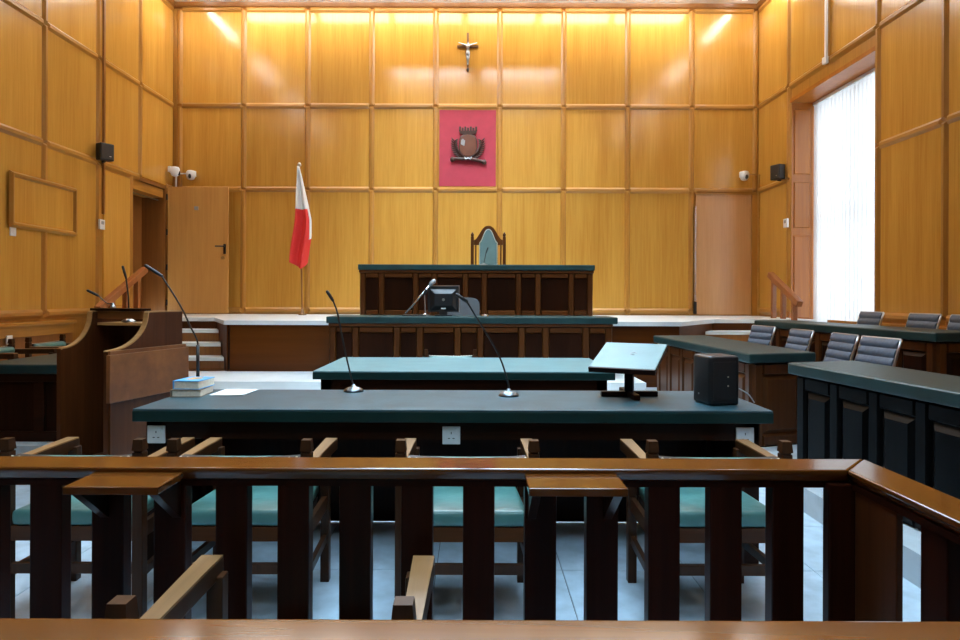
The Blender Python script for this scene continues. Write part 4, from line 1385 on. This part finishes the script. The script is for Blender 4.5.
dome('white dome camera on the left wall next to the corner', (XL + 0.045, 10.98, 3.42), (1, 0))
dome('white dome camera on the back wall above the open door', (-4.93, YB - 0.014, 3.38), (0, -1))
dome('white dome camera on the back wall above the reddish door', (4.66, YB - 0.014, 3.40), (0, -1))
tag(part('camera_conduit', WHITEP, None, lambda b: (tube(b, [(XL + 0.05, 11.14, 3.43), (-5.02, 11.14, 3.43)], 0.011), tube(b, [(XL + 0.09, 11.14, 3.43), (XL + 0.09, 11.14, 3.19)], 0.016))), 'thin white conduit between the two cameras in the left corner', 'conduit')
tag(part('wall_trunking', VENT_X, None, lambda b: (box(b, 4.915, 4.945, 11.10, 11.15, PLAT + 0.01, 3.45), box(b, 4.76, 4.93, 11.12, 11.145, 3.44, 3.46))), 'thin pale trunking running up the right corner to the camera', 'trunking')
tag(bpart('wall_trunking', BROWN, None, XL + 0.042, XL + 0.07, 9.005, 9.045, 2.45, CEIL - 0.12), 'dark cable trunking up the left wall behind the speaker', 'trunking')
tag(bpart('wall_trunking', WHITEP, None, XR - 0.07, XR - 0.042, 8.92, 8.96, H1 + 0.02, CEIL - 0.12), 'white cable trunking on the right wall above the window', 'trunking')
tag(bpart('junction_box', WHITEP, None, XR - 0.085, XR - 0.042, 8.90, 9.00, H1 - 0.055, H1 + 0.045, 0.008), 'small white junction box above the window', 'junction box')
th = thing('thermostat', 'white thermostat on the left wall below the black speaker', 'thermostat', (XL + 0.042, 8.98, 2.30))
part('casing', WHITEP, th, lambda b: box(b, 0.0, 0.03, -0.06, 0.06, -0.07, 0.07), 0.006)
part('display', GREYP, th, lambda b: box(b, 0.0295, 0.0325, -0.03, 0.03, 0.0, 0.045))
th = thing('thermostat', 'white thermostat at the far edge of the window recess', 'thermostat', (XR - 0.042, 10.08, 2.48))
part('casing', WHITEP, th, lambda b: box(b, -0.03, 0.0, -0.06, 0.06, -0.07, 0.07), 0.006)
part('display', GREYP, th, lambda b: box(b, -0.0325, -0.0295, -0.03, 0.03, 0.0, 0.045))
for lb, y, z in (('white light switch on the left wall below the framed hatch', 7.31, 2.03), ('white light switch low on the left wall above the green chairs', 7.18, 0.80)):
    sw = thing('light_switch', lb, 'switch', (XL + (0.012 if z > 1 else 0.07), y, z), 0, 'light switches on the left wall')
    part('plate', WHITEP, sw, lambda b: box(b, 0, 0.014, -0.045, 0.045, -0.05, 0.05), 0.003)
    part('rocker', WHITEP, sw, lambda b: box(b, 0.013, 0.019, -0.012, 0.012, -0.02, 0.02), 0.002)

# ------------------------------------------------------------------ perimeter fluorescent fittings in the ceiling
def ceiling_light(x, y, along, label, group, L=1.24, W=0.30):
    if along == 'y':
        W = 0.13
    t = thing('ceiling_light', label, 'ceiling light', (x, y, CEIL), 0 if along == 'x' else R(90), group)
    for s in (-1, 1):
        part('frame', WHITEP, t, lambda b: box(b, -L / 2, L / 2, s * W / 2 - 0.012, s * W / 2 + 0.012, -0.014, 0.0))
        part('frame_end', WHITEP, t, lambda b: box(b, s * L / 2 - 0.012, s * L / 2 + 0.012, -W / 2, W / 2, -0.014, 0.0))
    part('diffuser', TUBE if along == 'x' else TUBE2, t, lambda b: box(b, -L / 2 + 0.014, L / 2 - 0.014, -W / 2 + 0.014, W / 2 - 0.014, -0.060, -0.002))


ORD = ('first', 'second', 'third', 'fourth', 'fifth', 'sixth')
for k in range(6):
    ceiling_light(-3.55 + 1.34 * k, 10.70, 'x', 'fluorescent ceiling fitting along the back wall, %s from the left' % ORD[k], 'fluorescent fittings along the back wall')
for X in (-4.78, 4.55):
    for k, y in enumerate((10.25, 7.9, 5.4, 2.9)):
        ceiling_light(X, y, 'y', 'fluorescent ceiling fitting along the %s wall, %s from the back' % ('left' if X < 0 else 'right', ORD[k]), 'fluorescent fittings along the %s wall' % ('left' if X < 0 else 'right'))


# laylights: frosted daylight panels in the middle of the ceiling
def laylight(x, y, label):
    t = thing('laylight', label, 'skylight', (x, y, CEIL), 0, 'frosted laylights in the ceiling')
    a, c = 0.85, 1.05
    for s in (-1, 1):  # unseen deep beams, added to keep the panel light off the side walls
        part('light_shield_beam', VENT_X, t, lambda b: box(b, -a - 0.04, a + 0.04, s * c - 0.04, s * c + 0.04, -0.60, -0.001))
        part('light_shield_beam', VENT_Y, t, lambda b: box(b, s * a - 0.04, s * a + 0.04, -c + 0.04, c - 0.04, -0.60, -0.001))
    for k in (-1, 0, 1):  # unseen blades, added to cut light going sideways
        part('light_shield_blade', BROWN, t, lambda b: box(b, k * 0.405 - 0.008, k * 0.405 + 0.008, -c + 0.04, c - 0.04, -0.52, -0.04))
    part('pane', LAYF if y > 8 else LAY, t, lambda b: box(b, -a + 0.04, a - 0.04, -c + 0.04, c - 0.04, -0.03, -0.02))


for i_, X in enumerate((-0.95, 0.95)):
    for j_, y in enumerate((8.65, 6.45, 4.25, 2.05, -0.15)):
        laylight(X, y, 'frosted ceiling laylight, %s of the %s row from the judge bench' % (('left', 'right')[i_], ('first', 'second', 'third', 'fourth', 'fifth')[j_]))
